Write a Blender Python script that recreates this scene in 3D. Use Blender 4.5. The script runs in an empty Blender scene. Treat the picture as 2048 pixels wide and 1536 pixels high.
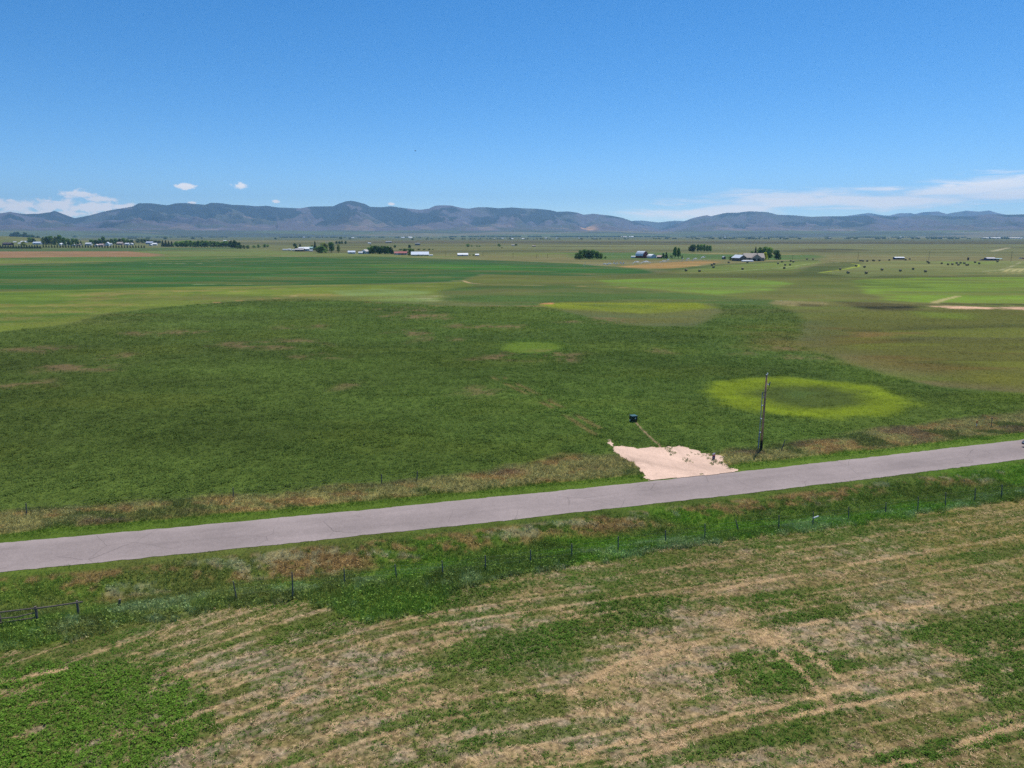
import bpy, math, random
import numpy as np

C = bpy.context.scene.collection
SC = bpy.context.scene
R = math.radians
rng = np.random.default_rng(7)
random.seed(7)

# ------------------------------------------------------------------ camera
F, EYE, PITCH = 1409.0, 28.0, R(12.0)
cam = bpy.data.cameras.new('camera')
cam_o = bpy.data.objects.new('camera', cam)
C.objects.link(cam_o)
cam.sensor_width = 36.0
cam.lens = 36.0 * F / 2048.0
cam.clip_start, cam.clip_end = 0.5, 90000.0
cam_o.location = (0, 0, EYE)
cam_o.rotation_euler = (R(90) - PITCH, 0, 0)
SC.camera = cam_o

# ------------------------------------------------------------------ light, sky, exposure
SUN_AZ, SUN_EL = R(30), R(65)          # azimuth to the right of straight ahead
SC.view_settings.view_transform = 'Standard'
SC.view_settings.look = 'None'
SC.view_settings.gamma = 1.0
SC.view_settings.use_curve_mapping = False
SC.view_settings.exposure = 0.0
SC.cycles.use_denoising = False
SC.cycles.denoising_input_passes = 'RGB_ALBEDO_NORMAL'
SC.cycles.denoising_prefilter = 'ACCURATE'
SC.cycles.max_bounces = 6
SC.cycles.transparent_max_bounces = 16
SC.cycles.volume_bounces = 2
SC.cycles.sample_clamp_indirect = 4.0

sl = bpy.data.lights.new('sun', 'SUN')
sl.energy = 4.5
sl.angle = R(0.53)
sl.color = (1.0, 0.95, 0.86)
so = bpy.data.objects.new('sun', sl)
C.objects.link(so)
so.rotation_euler = (R(90) - SUN_EL, 0, -SUN_AZ + math.pi)
# the lamp's -Z must point away from the sun
sun_dir = (math.sin(SUN_AZ) * math.cos(SUN_EL), math.cos(SUN_AZ) * math.cos(SUN_EL), math.sin(SUN_EL))
from mathutils import Vector, Matrix
so.rotation_euler = Vector(sun_dir).to_track_quat('Z', 'Y').to_euler()

W = bpy.data.worlds.new('World')
SC.world = W
W.use_nodes = True
SKY_STRENGTH = 0.144


def build_world():
    nt = W.node_tree
    nt.nodes.clear()
    N, L = nt.nodes, nt.links
    out = N.new('ShaderNodeOutputWorld')
    sky = N.new('ShaderNodeTexSky')
    sky.sky_type = 'NISHITA'
    sky.sun_disc = False
    sky.sun_elevation = SUN_EL
    sky.sun_rotation = SUN_AZ
    sky.altitude = 4500
    sky.air_density = 1.1
    sky.dust_density = 0.6
    sky.ozone_density = 2.2
    hs = N.new('ShaderNodeHueSaturation')
    hs.inputs['Saturation'].default_value = 1.36
    L.new(sky.outputs[0], hs.inputs['Color'])
    bg = N.new('ShaderNodeBackground')
    bg.inputs['Strength'].default_value = SKY_STRENGTH
    L.new(hs.outputs[0], bg.inputs['Color'])
    # clouds, placed by azimuth and elevation, broken up with noise
    tc = N.new('ShaderNodeTexCoord')
    sp = N.new('ShaderNodeSeparateXYZ')
    L.new(tc.outputs['Generated'], sp.inputs[0])

    def M(op, a, b=None, c=None):
        n = N.new('ShaderNodeMath')
        n.operation = op
        for i, v in enumerate((a, b, c)):
            if v is None:
                continue
            if isinstance(v, (int, float)):
                n.inputs[i].default_value = v
            else:
                L.new(v, n.inputs[i])
        return n.outputs[0]
    az = M('ARCTAN2', sp.outputs[0], sp.outputs[1])
    el = M('ARCSINE', sp.outputs[2])

    def noise(sa, se, detail, dist, seed):
        cb = N.new('ShaderNodeCombineXYZ')
        L.new(M('MULTIPLY', az, sa), cb.inputs[0])
        L.new(M('MULTIPLY', el, se), cb.inputs[1])
        cb.inputs[2].default_value = seed
        n = N.new('ShaderNodeTexNoise')
        n.inputs['Scale'].default_value = 1.0
        n.inputs['Detail'].default_value = detail
        n.inputs['Roughness'].default_value = 0.6
        n.inputs['Distortion'].default_value = dist
        L.new(cb.outputs[0], n.inputs['Vector'])
        return n.outputs['Fac']
    n_puff = noise(70, 130, 7, 0.5, 3.1)
    n_cirr = noise(14, 110, 6, 0.6, 9.4)

    def ang(px, py):
        u, v = (px - 1024) / F, (768 - py) / F
        d = Vector((u, math.cos(PITCH) + v * math.sin(PITCH), -math.sin(PITCH) + v * math.cos(PITCH))).normalized()
        return math.atan2(d.x, d.y), math.asin(d.z)

    def blob(px, py, rx, ry):
        a, e = ang(px, py)
        da = M('DIVIDE', M('SUBTRACT', az, a), rx / F)
        de = M('DIVIDE', M('SUBTRACT', el, e), ry / F)
        r2 = M('ADD', M('MULTIPLY', da, da), M('MULTIPLY', de, de))
        return M('SUBTRACT', 1.0, M('SQRT', r2))

    def total(blobs, nz, amp, thr, soft, top):
        acc = None
        for b in blobs:
            v = blob(*b)
            acc = v if acc is None else M('MAXIMUM', acc, v)
        s = M('ADD', acc, M('MULTIPLY', M('SUBTRACT', nz, 0.5), amp))
        mr = N.new('ShaderNodeMapRange')
        mr.interpolation_type = 'SMOOTHSTEP'
        mr.inputs['From Min'].default_value = thr
        mr.inputs['From Max'].default_value = thr + soft
        mr.inputs['To Max'].default_value = top
        L.new(s, mr.inputs['Value'])
        return mr.outputs[0]
    puffs = [(25, 411, 70, 12), (108, 409, 55, 13), (190, 416, 75, 13), (120, 427, 120, 7), (255, 413, 40, 6),
             (155, 389, 36, 9), (200, 398, 34, 6), (371, 373, 21, 7), (482, 372, 20, 8), 
             (386, 405, 12, 3), (784, 408, 9, 4), (552, 403, 8, 4), (20, 401, 12, 4)]
    cirr = [(1600, 402, 270, 26), (1650, 400, 200, 16), (1740, 404, 300, 20), (1420, 428, 190, 14), (1500, 418, 140, 20), (1990, 366, 130, 22),
            (1900, 382, 170, 16), (2060, 388, 200, 18), (1900, 371, 30, 9), (1780, 378, 80, 7), (2080, 352, 70, 10)]
    c1 = total(puffs, n_puff, 2.3, 0.06, 0.60, 0.97)
    c2 = total(cirr, n_cirr, 1.9, 0.04, 0.85, 0.90)
    fac = M('MAXIMUM', c1, c2)
    bc = N.new('ShaderNodeBackground')
    bc.inputs['Color'].default_value = (1.0, 0.90, 0.80, 1)
    bc.inputs['Strength'].default_value = 1.45
    mx = N.new('ShaderNodeMixShader')
    L.new(fac, mx.inputs[0])
    L.new(bg.outputs[0], mx.inputs[1])
    L.new(bc.outputs[0], mx.inputs[2])
    L.new(mx.outputs[0], out.inputs['Surface'])


build_world()

# ------------------------------------------------------------------ small numeric helpers


def lin(c):
    c = np.asarray(c, float) / 255.0
    return np.where(c <= 0.04045, c / 12.92, ((c + 0.055) / 1.055) ** 2.4)


def sstep(a, b, x):
    t = np.clip((x - a) / (b - a), 0, 1)
    return t * t * (3 - 2 * t)


def _hash(ix, iy, seed):
    h = (ix.astype(np.int64) * 374761393 + iy.astype(np.int64) * 668265263 + seed * 974634777) & 0xFFFFFFFF
    h = ((h ^ (h >> 13)) * 1274126177) & 0xFFFFFFFF
    h = ((h ^ (h >> 16)) * 2246822519) & 0xFFFFFFFF
    return ((h ^ (h >> 15)) & 0xFFFFFF) / float(0xFFFFFF)


def vnoise(x, y, seed=0):
    fx, fy = np.floor(x), np.floor(y)
    tx, ty = x - fx, y - fy
    tx = tx * tx * (3 - 2 * tx)
    ty = ty * ty * (3 - 2 * ty)
    a, b = _hash(fx, fy, seed), _hash(fx + 1, fy, seed)
    c, d = _hash(fx, fy + 1, seed), _hash(fx + 1, fy + 1, seed)
    return (a * (1 - tx) + b * tx) * (1 - ty) + (c * (1 - tx) + d * tx) * ty


def fbm(x, y, scale, octs=4, seed=0, rough=0.5):
    s, a, tot = 0.0, 1.0, 0.0
    x = x / scale
    y = y / scale
    for o in range(octs):
        s = s + a * vnoise(x + 17.3 * o, y - 9.1 * o, seed + o)
        tot += a
        a *= rough
        x, y = x * 2.03, y * 2.03
    return s / tot


# ------------------------------------------------------------------ lie of the land
def road_c(x):
    xc = np.clip(x, -120, 140)
    base = 69.65 + 0.275 * xc + 3.8e-4 * xc * xc
    return base + (x - xc) * (0.275 + 7.6e-4 * xc)


def road_s(x, y):                       # distance from the road's centre line, + is the far side
    xc = np.clip(x, -120, 140)
    return (y - road_c(x)) / np.sqrt(1 + (0.275 + 7.6e-4 * xc) ** 2)


HALF = 3.22


def gz(x, y):
    x = np.asarray(x, float)
    y = np.asarray(y, float)
    s = road_s(x, y)
    z = np.zeros_like(s)
    n = -s - HALF
    ditch = -0.75 * np.exp(-((n - 5.2) / 2.6) ** 2) - 0.25 * sstep(0.3, 9, n)
    z = z + np.where(s < 0, ditch, 0)
    f = s - HALF
    z = z + np.where(s > 0, -0.35 * sstep(0.3, 4, f) + 0.25 * sstep(6, 14, f), 0)
    d = np.hypot(x, y)
    far = sstep(25, 80, np.abs(s))
    z = z + far * (fbm(x, y, 90.0, 3, 41) - 0.5) * 1.6 * (1 - sstep(250, 500, d))
    # low rise at the far left, beyond the village
    hx, hy = (x + 1590) / 430.0, (y - 1930) / 260.0
    z = z + 26.0 * np.exp(-(hx * hx + hy * hy) ** 1.4)
    return z


def at(px, py, z=None, up=0.0):
    """point of the terrain seen in the photograph at pixel (px, py) of 2048 x 1536"""
    u, v = (px - 1024) / F, -(py - 768) / F
    dx, dy, dz = u, math.cos(PITCH) + v * math.sin(PITCH), -math.sin(PITCH) + v * math.cos(PITCH)
    zz = 0.0 if z is None else z
    for _ in range(1 if z is not None else 12):
        t = (zz - EYE) / min(dz, -1e-5)
        x, y = dx * t, dy * t
        if z is None:
            zz = 0.5 * zz + 0.5 * (float(gz(x, y)) + up)
    return Vector((x, y, zz))


def flat(pts):
    return np.array([at(p[0], p[1], 0.0)[:2] for p in pts])


def ell(cx, cy, rx, ry, n=20):
    return [(cx + rx * math.cos(2 * math.pi * k / n), cy + ry * math.sin(2 * math.pi * k / n)) for k in range(n)]


def poly_sd(poly, x, y):
    """signed distance, positive inside"""
    n = len(poly)
    best = np.full(x.shape, 1e18)
    inside = np.zeros(x.shape, bool)
    for i in range(n):
        ax, ay = poly[i]
        bx, by = poly[(i + 1) % n]
        ex, ey = bx - ax, by - ay
        l2 = ex * ex + ey * ey + 1e-12
        t = np.clip(((x - ax) * ex + (y - ay) * ey) / l2, 0, 1)
        ddx, ddy = x - ax - t * ex, y - ay - t * ey
        best = np.minimum(best, ddx * ddx + ddy * ddy)
        if ay != by:
            cr = ((ay > y) != (by > y)) & (x < ex * (y - ay) / (by - ay) + ax)
            inside ^= cr
    d = np.sqrt(best)
    return np.where(inside, d, -d)


def line_d(pts, x, y):
    best = np.full(x.shape, 1e18)
    for i in range(len(pts) - 1):
        ax, ay = pts[i]
        bx, by = pts[i + 1]
        ex, ey = bx - ax, by - ay
        l2 = ex * ex + ey * ey + 1e-12
        t = np.clip(((x - ax) * ex + (y - ay) * ey) / l2, 0, 1)
        best = np.minimum(best, (x - ax - t * ex) ** 2 + (y - ay - t * ey) ** 2)
    return np.sqrt(best)


# ------------------------------------------------------------------ what grows where (albedo of the fields)
# each entry: outline, colour (0-255), soft edge m, strength, (noise size m, stretch across view, low, high) or None
LAY = []


def field(pts, col, soft=4.0, op=1.0, nz=None, warp=4.0):
    LAY.append((flat(pts), lin(col), soft * (1.5 if soft > 2.2 else 1.1), op, nz, warp * 1.35))


# the far plain
field([(-200, 475), (2300, 475), (2300, 481), (-200, 481)], (92, 104, 80), 150, .8, (500, 4, .35, .6), 100)
field([(700, 483), (2300, 482), (2300, 488), (700, 486.5)], (84, 80, 66), 60, .75, (260, 6, .45, .62), 60)
field([(1500, 489.5), (1760, 490.5), (2300, 490), (2300, 493), (1500, 492)], (150, 122, 96), 25, .75, (300, 4, .35, .6), 40)
field([(1600, 496), (1690, 498), (1760, 501), (1640, 505), (1580, 503)], (78, 76, 56), 20, .7, (120, 5, .4, .6), 30)
field([(500, 497), (1100, 497), (2300, 500), (2300, 512), (1100, 512), (500, 509)], (124, 128, 86), 20, .75, (180, 4, .3, .65), 30)
field([(1120, 505), (1260, 505), (1380, 506), (1420, 508), (1640, 510), (1640, 520), (1420, 519), (1160, 519)], (78, 118, 60), 8, .85, None, 10)
field([(1340, 505.5), (1480, 507), (1600, 508), (1600, 509.5), (1400, 508.2)], (150, 140, 98), 5, .8, None, 8)
field([(1030, 506), (1155, 505), (1150, 514), (1010, 512)], (108, 132, 58), 8, .8, (60, 3, .3, .7), 10)
field([(560, 503), (730, 507), (980, 515), (740, 514), (520, 510)], (118, 132, 78), 8, .85, None, 8)
for x0_, x1_, y_, h_, c_, o_ in ((880, 2300, 484.6, 1.0, (66, 62, 54), .8), (1380, 2300, 486.9, 1.2, (70, 66, 56), .75), (700, 1180, 482.4, .8, (78, 74, 64), .6), (1500, 2300, 481.2, 1.0, (74, 82, 66), .7),
                                 (560, 1090, 491.4, .9, (84, 84, 58), .6), (1040, 1260, 493.2, .8, (80, 80, 56), .7), (590, 780, 495.4, .7, (82, 84, 56), .7), (1590, 1720, 498.6, 1.6, (70, 72, 48), .75), (1560, 1680, 501.6, 1.0, (76, 76, 50), .7),
                                 (1130, 1300, 504.0, .8, (84, 74, 58), .75), (1090, 1320, 502.4, .7, (146, 132, 96), .7), (700, 1000, 500.3, .8, (136, 130, 88), .6), (1700, 2300, 505, 1.2, (96, 98, 62), .6), (1650, 2300, 508.6, .8, (134, 124, 88), .6),
                                 (1780, 1960, 499.4, .8, (84, 82, 58), .6), (1940, 2300, 495.6, .8, (72, 70, 56), .7), (0, 560, 481.0, .8, (118, 116, 84), .6), (90, 420, 484.2, .9, (120, 112, 84), .6), (880, 1090, 487.6, .8, (130, 122, 92), .6),
                                 (1300, 1560, 490.2, .9, (126, 118, 88), .6), (1180, 1420, 488.3, .7, (78, 72, 58), .7), (960, 1140, 497.6, 1.2, (108, 116, 72), .6), (1000, 1130, 509.4, 1.2, (116, 140, 62), .6)):
    w_ = (x1_ - x0_) * .25
    field([(x0_, y_), (x0_ + w_, y_ - h_), (x1_ - w_, y_ - h_ * .8), (x1_, y_), (x1_ - w_, y_ + h_), (x0_ + w_, y_ + h_ * .9)], c_, 18, o_, None, 22)
# left: village strip and worked fields
field([(-200, 497), (300, 496.5), (480, 495), (475, 498), (260, 502), (-200, 503)], (78, 108, 66), 8, .95, None, 8)
field([(260, 502), (480, 497), (640, 506), (590, 510), (340, 512)], (114, 134, 76), 8, .95, (90, 3, .1, .6), 8)
field([(-200, 503), (255, 502.5), (335, 509), (305, 513), (120, 514), (-200, 518)], (160, 126, 100), 4, 1, (60, 3, -.4, .5), 5)
field([(-200, 518), (110, 514.5), (310, 513.2), (400, 512), (520, 511), (580, 512), (520, 514), (300, 521), (-200, 531)], (88, 122, 60), 5, .95, None, 6)
field([(-200, 522), (160, 517), (250, 518), (240, 523), (-200, 531)], (122, 134, 68), 6, .9, (50, 3, .2, .6), 6)
# the wide irrigated field
field([(-300, 533), (-10, 530), (300, 521), (560, 513.5), (740, 512.5), (1000, 521), (1150, 527), (1200, 532), (1235, 534), (1290, 539), (1310, 546),
       (1180, 552), (960, 548), (925, 562), (650, 569), (300, 575), (-10, 583), (-300, 596)], (60, 102, 48), 3, 1, None, 3)
field([(-300, 545), (300, 534), (800, 528), (1000, 536), (1000, 540), (700, 536), (300, 543), (-300, 556)], (68, 114, 56), 10, .5, (70, 4, .2, .7), 6)
field([(-300, 560), (300, 553), (700, 548), (900, 552), (900, 556), (700, 554), (300, 560), (-300, 568)], (70, 116, 58), 8, .45, (70, 4, .2, .7), 6)
field([(740, 513), (1000, 522), (1150, 528), (1130, 531), (900, 524), (740, 519)], (68, 98, 58), 4, .85, None, 4)
field([(700, 527), (1000, 530), (1290, 541), (1250, 547), (1000, 541), (760, 534)], (68, 124, 40), 8, .75, (60, 4, .2, .7), 6)
# paler meadow on the left
field([(-300, 598), (-10, 583), (300, 575), (640, 569.5), (830, 567), (920, 563), (960, 570), (900, 580), (880, 606), (720, 601), (590, 593), (400, 606), (230, 623),
       (120, 651), (-10, 666), (-300, 690)], (116, 132, 56), 2.5, 1, (40, 3, -.6, .5), 3)
field([(-300, 590), (0, 586), (320, 576), (330, 590), (200, 600), (-300, 620)], (98, 128, 50), 6, .6, (30, 3, .3, .6), 4)
field([(-300, 640), (0, 628), (180, 622), (110, 640), (-300, 665)], (80, 120, 54), 4, .7, (25, 2, .3, .6), 4)
field([(160, 590), (240, 586), (240, 592), (180, 596)], (138, 116, 78), 2, .7, (14, 3, .35, .6), 3)
field([(0, 605), (30, 608), (28, 620), (-10, 622)], (136, 112, 76), 3, .7, (14, 3, .35, .6), 3)
field([(300, 576), (700, 569), (700, 602), (300, 612), (0, 640), (0, 600)], (146, 134, 84), 5, .75, (9, 5, .48, .64), 5)
field([(-300, 600), (0, 585), (640, 571), (880, 572), (700, 600), (300, 612), (0, 660)], (86, 116, 46), 5, .7, (8, 5, .52, .66), 5)
field([(660, 580), (760, 577), (860, 583), (884, 600), (850, 607), (760, 602), (690, 594)], (126, 148, 92), 3, .9, (12, 2, .2, .6), 3)
field([(800, 596), (880, 592), (880, 606), (830, 606)], (170, 168, 138), 3, .6, (6, 3, .4, .6), 3)
# olive meadow behind the big crop
field([(925, 562), (960, 549), (1180, 552.5), (1310, 547), (1340, 541), (1700, 537), (2300, 552), (2300, 640), (1560, 640), (1420, 604), (1180, 585), (960, 572)],
      (106, 116, 58), 3, 1, (45, 3, -.5, .6), 4)
field([(950, 549), (1190, 547), (1190, 551), (960, 553)], (142, 118, 88), 3, .8, (25, 4, .3, .6), 3)
field([(1200, 548), (1700, 545), (2300, 552), (2300, 560), (1700, 556), (1200, 556)], (88, 98, 52), 6, .7, (60, 5, .35, .6), 6)
# strip of crop behind the yellow hollow
field([(880, 580), (925, 573), (1110, 571), (1260, 578), (1440, 592), (1570, 601), (1560, 612), (1430, 606), (1180, 604), (1080, 612), (900, 607)], (80, 106, 52), 3, 1, None, 3)
field([(1200, 560), (1345, 555), (1500, 557), (1590, 567), (1540, 580), (1440, 589), (1330, 580), (1220, 569)], (116, 148, 58), 3, .95, (50, 4, -.3, .6), 3)
field([(1600, 566), (1700, 569), (1730, 590), (1600, 598), (1480, 585), (1540, 580)], (92, 110, 50), 6, .7, (30, 4, .3, .6), 5)
# big crop in the middle
field([(-400, 700), (-10, 667), (120, 652), (230, 624), (400, 607), (590, 594), (720, 602), (900, 613), (1080, 613), (1140, 626), (1260, 650), (1400, 652), (1440, 622),
       (1430, 607), (1560, 613), (1620, 640), (1590, 690), (1690, 720), (1760, 748), (1900, 775), (2100, 790), (2500, 800), (2500, 1000), (-400, 1200)],
      (86, 108, 50), 2, 1, None, 2.5)
field([(1480, 630), (1600, 630), (1640, 690), (1760, 735), (1900, 770), (2100, 785), (2100, 800), (1880, 790), (1660, 735), (1500, 700)], (108, 112, 52), 7, .75, (8, 4, .40, .58), 8)
field([(1500, 650), (1590, 650), (1640, 700), (1700, 735), (1560, 715)], (124, 110, 72), 5, .6, (6, 4, .50, .62), 6)
field([(1740, 755), (1900, 770), (2100, 800), (2100, 850), (1850, 835)], (104, 126, 44), 8, .7, (10, 5, .42, .6), 8)
# yellow hollow
field([(1090, 612), (1140, 604), (1260, 603), (1420, 606), (1440, 620), (1390, 650), (1270, 652), (1150, 628)], (112, 112, 58), 4, .65, (7, 4, .25, .6), 6)
field([(1085, 611), (1140, 606), (1250, 604), (1400, 605), (1430, 614), (1380, 621), (1290, 628), (1200, 622), (1130, 619)], (134, 148, 42), 2.6, .95, (7, 4, -.1, .5), 4)
field([(1150, 611), (1220, 609), (1330, 612), (1290, 617), (1200, 615)], (104, 122, 48), 1.5, .8, None, 2)
field([(1083, 607), (1108, 606), (1106, 609), (1080, 610)], (208, 150, 110), .8, .9, None, 1)
field(ell(1060, 697, 58, 11), (124, 146, 46), 1.6, .95, None, 2)
field(ell(1065, 700, 90, 19), (84, 116, 46), 3, .55, None, 3)
# brown-olive wet ground, right
field([(1600, 650), (1640, 632), (1800, 622), (2300, 616), (2300, 800), (2050, 790), (1900, 768), (1760, 742), (1690, 716), (1610, 692)], (102, 106, 48), 7, .9, (16, 3, -.1, .5), 9)
field([(1640, 650), (1900, 650), (2300, 660), (2300, 780), (1960, 760), (1760, 730), (1660, 690)], (112, 94, 54), 6, .75, (13, 5, .42, .6), 5)
field([(1700, 660), (2300, 640), (2300, 770), (1900, 750)], (80, 82, 42), 5, .7, (9, 5, .48, .62), 5)
field([(1620, 640), (2300, 630), (2300, 790), (1760, 742)], (118, 128, 50), 5, .6, (11, 6, .52, .66), 5)
field([(1900, 735), (2050, 728), (2300, 725), (2300, 760), (2050, 765), (1940, 760)], (126, 130, 46), 5, .7, (18, 4, .35, .6), 4)
field([(1690, 664), (1850, 662), (1850, 672), (1720, 675)], (140, 116, 72), 3, .7, (10, 4, .35, .6), 3)
field([(1540, 599), (1650, 603), (1660, 610), (1600, 611), (1535, 606)], (158, 148, 112), 1.5, .9, (8, 4, .2, .55), 2)
field([(1670, 603), (1760, 604), (1850, 612), (1835, 621), (1740, 618), (1690, 610)], (34, 40, 24), 3, .97, (14, 3, -.5, .4), 3)
field([(1600, 606), (1650, 609), (1640, 613), (1600, 611)], (52, 56, 32), 1.5, .8, None, 2)
field([(1830, 622), (1950, 628), (1940, 640), (1850, 635)], (112, 136, 46), 4, .6, None, 3)
# light field, right
field([(1700, 560), (1770, 556), (2300, 550), (2300, 607), (2050, 607), (1850, 606), (1770, 597), (1720, 580), (1715, 571), (1760, 571)], (122, 152, 54), 2.5, .96, (60, 5, -.6, .6), 3)
field([(1715, 561), (1780, 566), (1880, 573), (1870, 577), (1780, 574), (1716, 569)], (96, 118, 50), 2, .85, (10, 3, .2, .6), 3)
# bale fields and the slough between them
field([(1345, 545), (1400, 536), (1500, 525), (1600, 521), (1650, 521), (1625, 530), (1550, 540), (1440, 546)], (116, 136, 66), 3, .95, (40, 4, -.5, .6), 3)
field([(1640, 546), (1690, 530), (1720, 524), (1800, 521), (2300, 522), (2300, 549.5), (1780, 551), (1720, 554)], (124, 134, 82), 3, .95, (35, 5, -.3, .6), 3)
field([(1880, 524), (1990, 523), (1990, 528), (1900, 529)], (122, 146, 66), 3, .7, None, 3)
field([(1590, 548), (1620, 533), (1660, 523), (1725, 524), (1710, 532), (1650, 545), (1620, 552)], (80, 94, 48), 3, .9, (20, 4, -.3, .6), 3)
field([(1340, 547), (1640, 546), (1720, 555), (1500, 555), (1340, 552)], (86, 92, 46), 3, .8, (30, 4, .2, .6), 3)
field([(1235, 533), (1300, 527), (1400, 521), (1445, 523), (1365, 536), (1295, 537.5)], (176, 142, 94), 2.5, .97, (30, 4, -.9, .5), 2)
field([(1290, 540), (1345, 537), (1450, 527), (1600, 520.5), (1640, 520), (1640, 521), (1455, 530), (1350, 541)], (78, 102, 52), 2, .75, None, 2)
field([(1465, 543), (1540, 541.5), (1560, 537), (1600, 535), (1580, 539)], (128, 158, 62), 2, .6, None, 2)
# thin features: centre line, half width m, colour, strength, (patchiness size, low, high)
LIN = []


def streak(pts, w, col, op=1.0, nz=None):
    LIN.append((flat(pts), w, lin(col), op, nz))


streak([(-50, 532), (200, 526), (380, 522), (560, 517), (740, 513.5)], 1.6, (140, 132, 88), .8, (60, .3, .5))
streak([(300, 527), (400, 526.6)], 1.5, (190, 184, 160), .9, (20, .3, .5))
streak([(520, 511.5), (640, 513.5), (760, 514.5), (980, 515.3), (1100, 514.5)], 2.0, (172, 168, 142), .75, (90, .35, .5))
streak([(330, 511.5), (430, 511.8), (600, 512.5)], 1.6, (160, 150, 112), .6, (40, .35, .5))
streak([(390, 568.5), (455, 568.2), (500, 568.2)], 1.4, (176, 178, 146), .8, (14, .35, .5))
streak([(700, 539), (780, 543), (905, 551)], 1.6, (66, 88, 48), .8, None)
streak([(755, 544), (790, 545)], 1.2, (176, 150, 122), .9, None)
streak([(860, 553), (900, 553.5)], 1.0, (170, 150, 118), .8, None)
streak([(440, 527), (560, 529), (640, 533)], 1.3, (96, 84, 56), .6, (30, .3, .5))
streak([(905, 561), (925, 561), (940, 566), (990, 569), (1100, 570.5)], 1.3, (186, 166, 130), .9, None)
streak([(830, 573), (960, 570), (1110, 570.5), (1260, 575)], 1.1, (160, 142, 100), .6, (20, .35, .5))
streak([(590, 591.5), (540, 596), (430, 604)], .8, (176, 140, 100), .75, (14, .3, .5))
streak([(575, 590), (610, 591)], .8, (190, 170, 130), .8, None)
streak([(720, 603), (840, 612), (1000, 614), (1085, 613)], 1.2, (150, 122, 88), .75, (16, .3, .55))
streak([(1640, 545), (1690, 538), (1716, 533), (1716, 529), (1704, 527)], 1.6, (158, 176, 60), .95, None)
streak([(1435, 544), (1480, 541), (1560, 536), (1620, 527), (1680, 524)], 1.0, (176, 184, 150), .75, (14, .25, .4))
streak([(1640, 520.8), (1760, 520.6), (1900, 520.8), (2200, 522.5)], 2.0, (160, 152, 134), .9, None)
streak([(1715, 552), (1880, 551), (2200, 550)], 1.0, (62, 78, 40), .9, (14, .2, .4))
streak([(1960, 543), (2000, 540), (2020, 534), (2042, 524)], 1.2, (170, 168, 138), .8, (12, .3, .5))
for k in range(6):
    streak([(1976 + 12 * k, 546.5), (1982 + 12 * k, 544.8)], 1.3, (190, 178, 132), .9)
for k in range(4):
    streak([(2008 + 14 * k, 543.6), (2016 + 14 * k, 539.5), (2024 + 14 * k, 537), (2034 + 14 * k, 536.2)], 1.5, (186, 180, 132), .9)
streak([(1975, 544.8), (2100, 544.2)], .8, (176, 172, 130), .7)
streak([(1986, 502.5), (2000, 499), (2017, 495.5)], 5, (190, 184, 160), .9)
streak([(1862, 608), (1890, 598), (1922, 591)], 1.6, (186, 176, 130), .9, None)
streak([(1840, 608), (2200, 610.5)], 3.0, (46, 56, 32), .95, (10, .1, .3))
streak([(1885, 614.5), (1960, 616.5), (2200, 619)], 4.2, (226, 188, 168), 1.0, None)
streak([(640, 505), (700, 508), (800, 511)], 2.0, (150, 146, 118), .6, (40, .35, .5))
streak([(1000, 512), (1150, 514.5), (1260, 519), (1400, 518)], 2.4, (150, 138, 98), .6, (40, .3, .5))
streak([(1110, 530), (1280, 521), (1330, 520)], 1.2, (132, 124, 84), .5, (40, .3, .5))
# patches of bare and dead stems in the crop
BARE = [(160, 735, 62, 9), (70, 700, 70, 7), (620, 717, 42, 5), (330, 668, 90, 5), (820, 668, 26, 5), (840, 636, 60, 7), (960, 655, 70, 4), (800, 620, 70, 6),
        (870, 680, 36, 4), (1110, 722, 30, 6), (1060, 712, 110, 9), (1630, 716, 40, 5), (1560, 697, 30, 4), (1495, 702, 22, 4), (225, 715, 24, 5), (715, 770, 36, 5), (610, 656, 60, 5),
        (1155, 645, 14, 2.5), (1020, 655, 30, 3), (540, 690, 120, 6), (30, 770, 60, 8), (1300, 706, 22, 2.5), (1230, 640, 40, 6), (960, 790, 40, 6)]
BAREP = [flat(ell(*b)) for b in BARE]
TRACK = [flat([(985, 755), (1060, 790), (1130, 830), (1190, 868)]), flat([(1010, 756), (1080, 790), (1150, 828), (1200, 856)])]
RING = flat([(1612, 791)])[0]
DRIVE = flat([(1204, 876), (1222, 880), (1230, 890), (1270, 894), (1330, 893), (1360, 889), (1392, 897), (1420, 905), (1452, 907), (1446, 925), (1480, 943), (1430, 950),
              (1294, 962), (1286, 942), (1270, 925), (1240, 909), (1226, 898)])
TRENCH = flat([(1272, 842), (1283, 856), (1300, 872), (1322, 893)])
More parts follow.
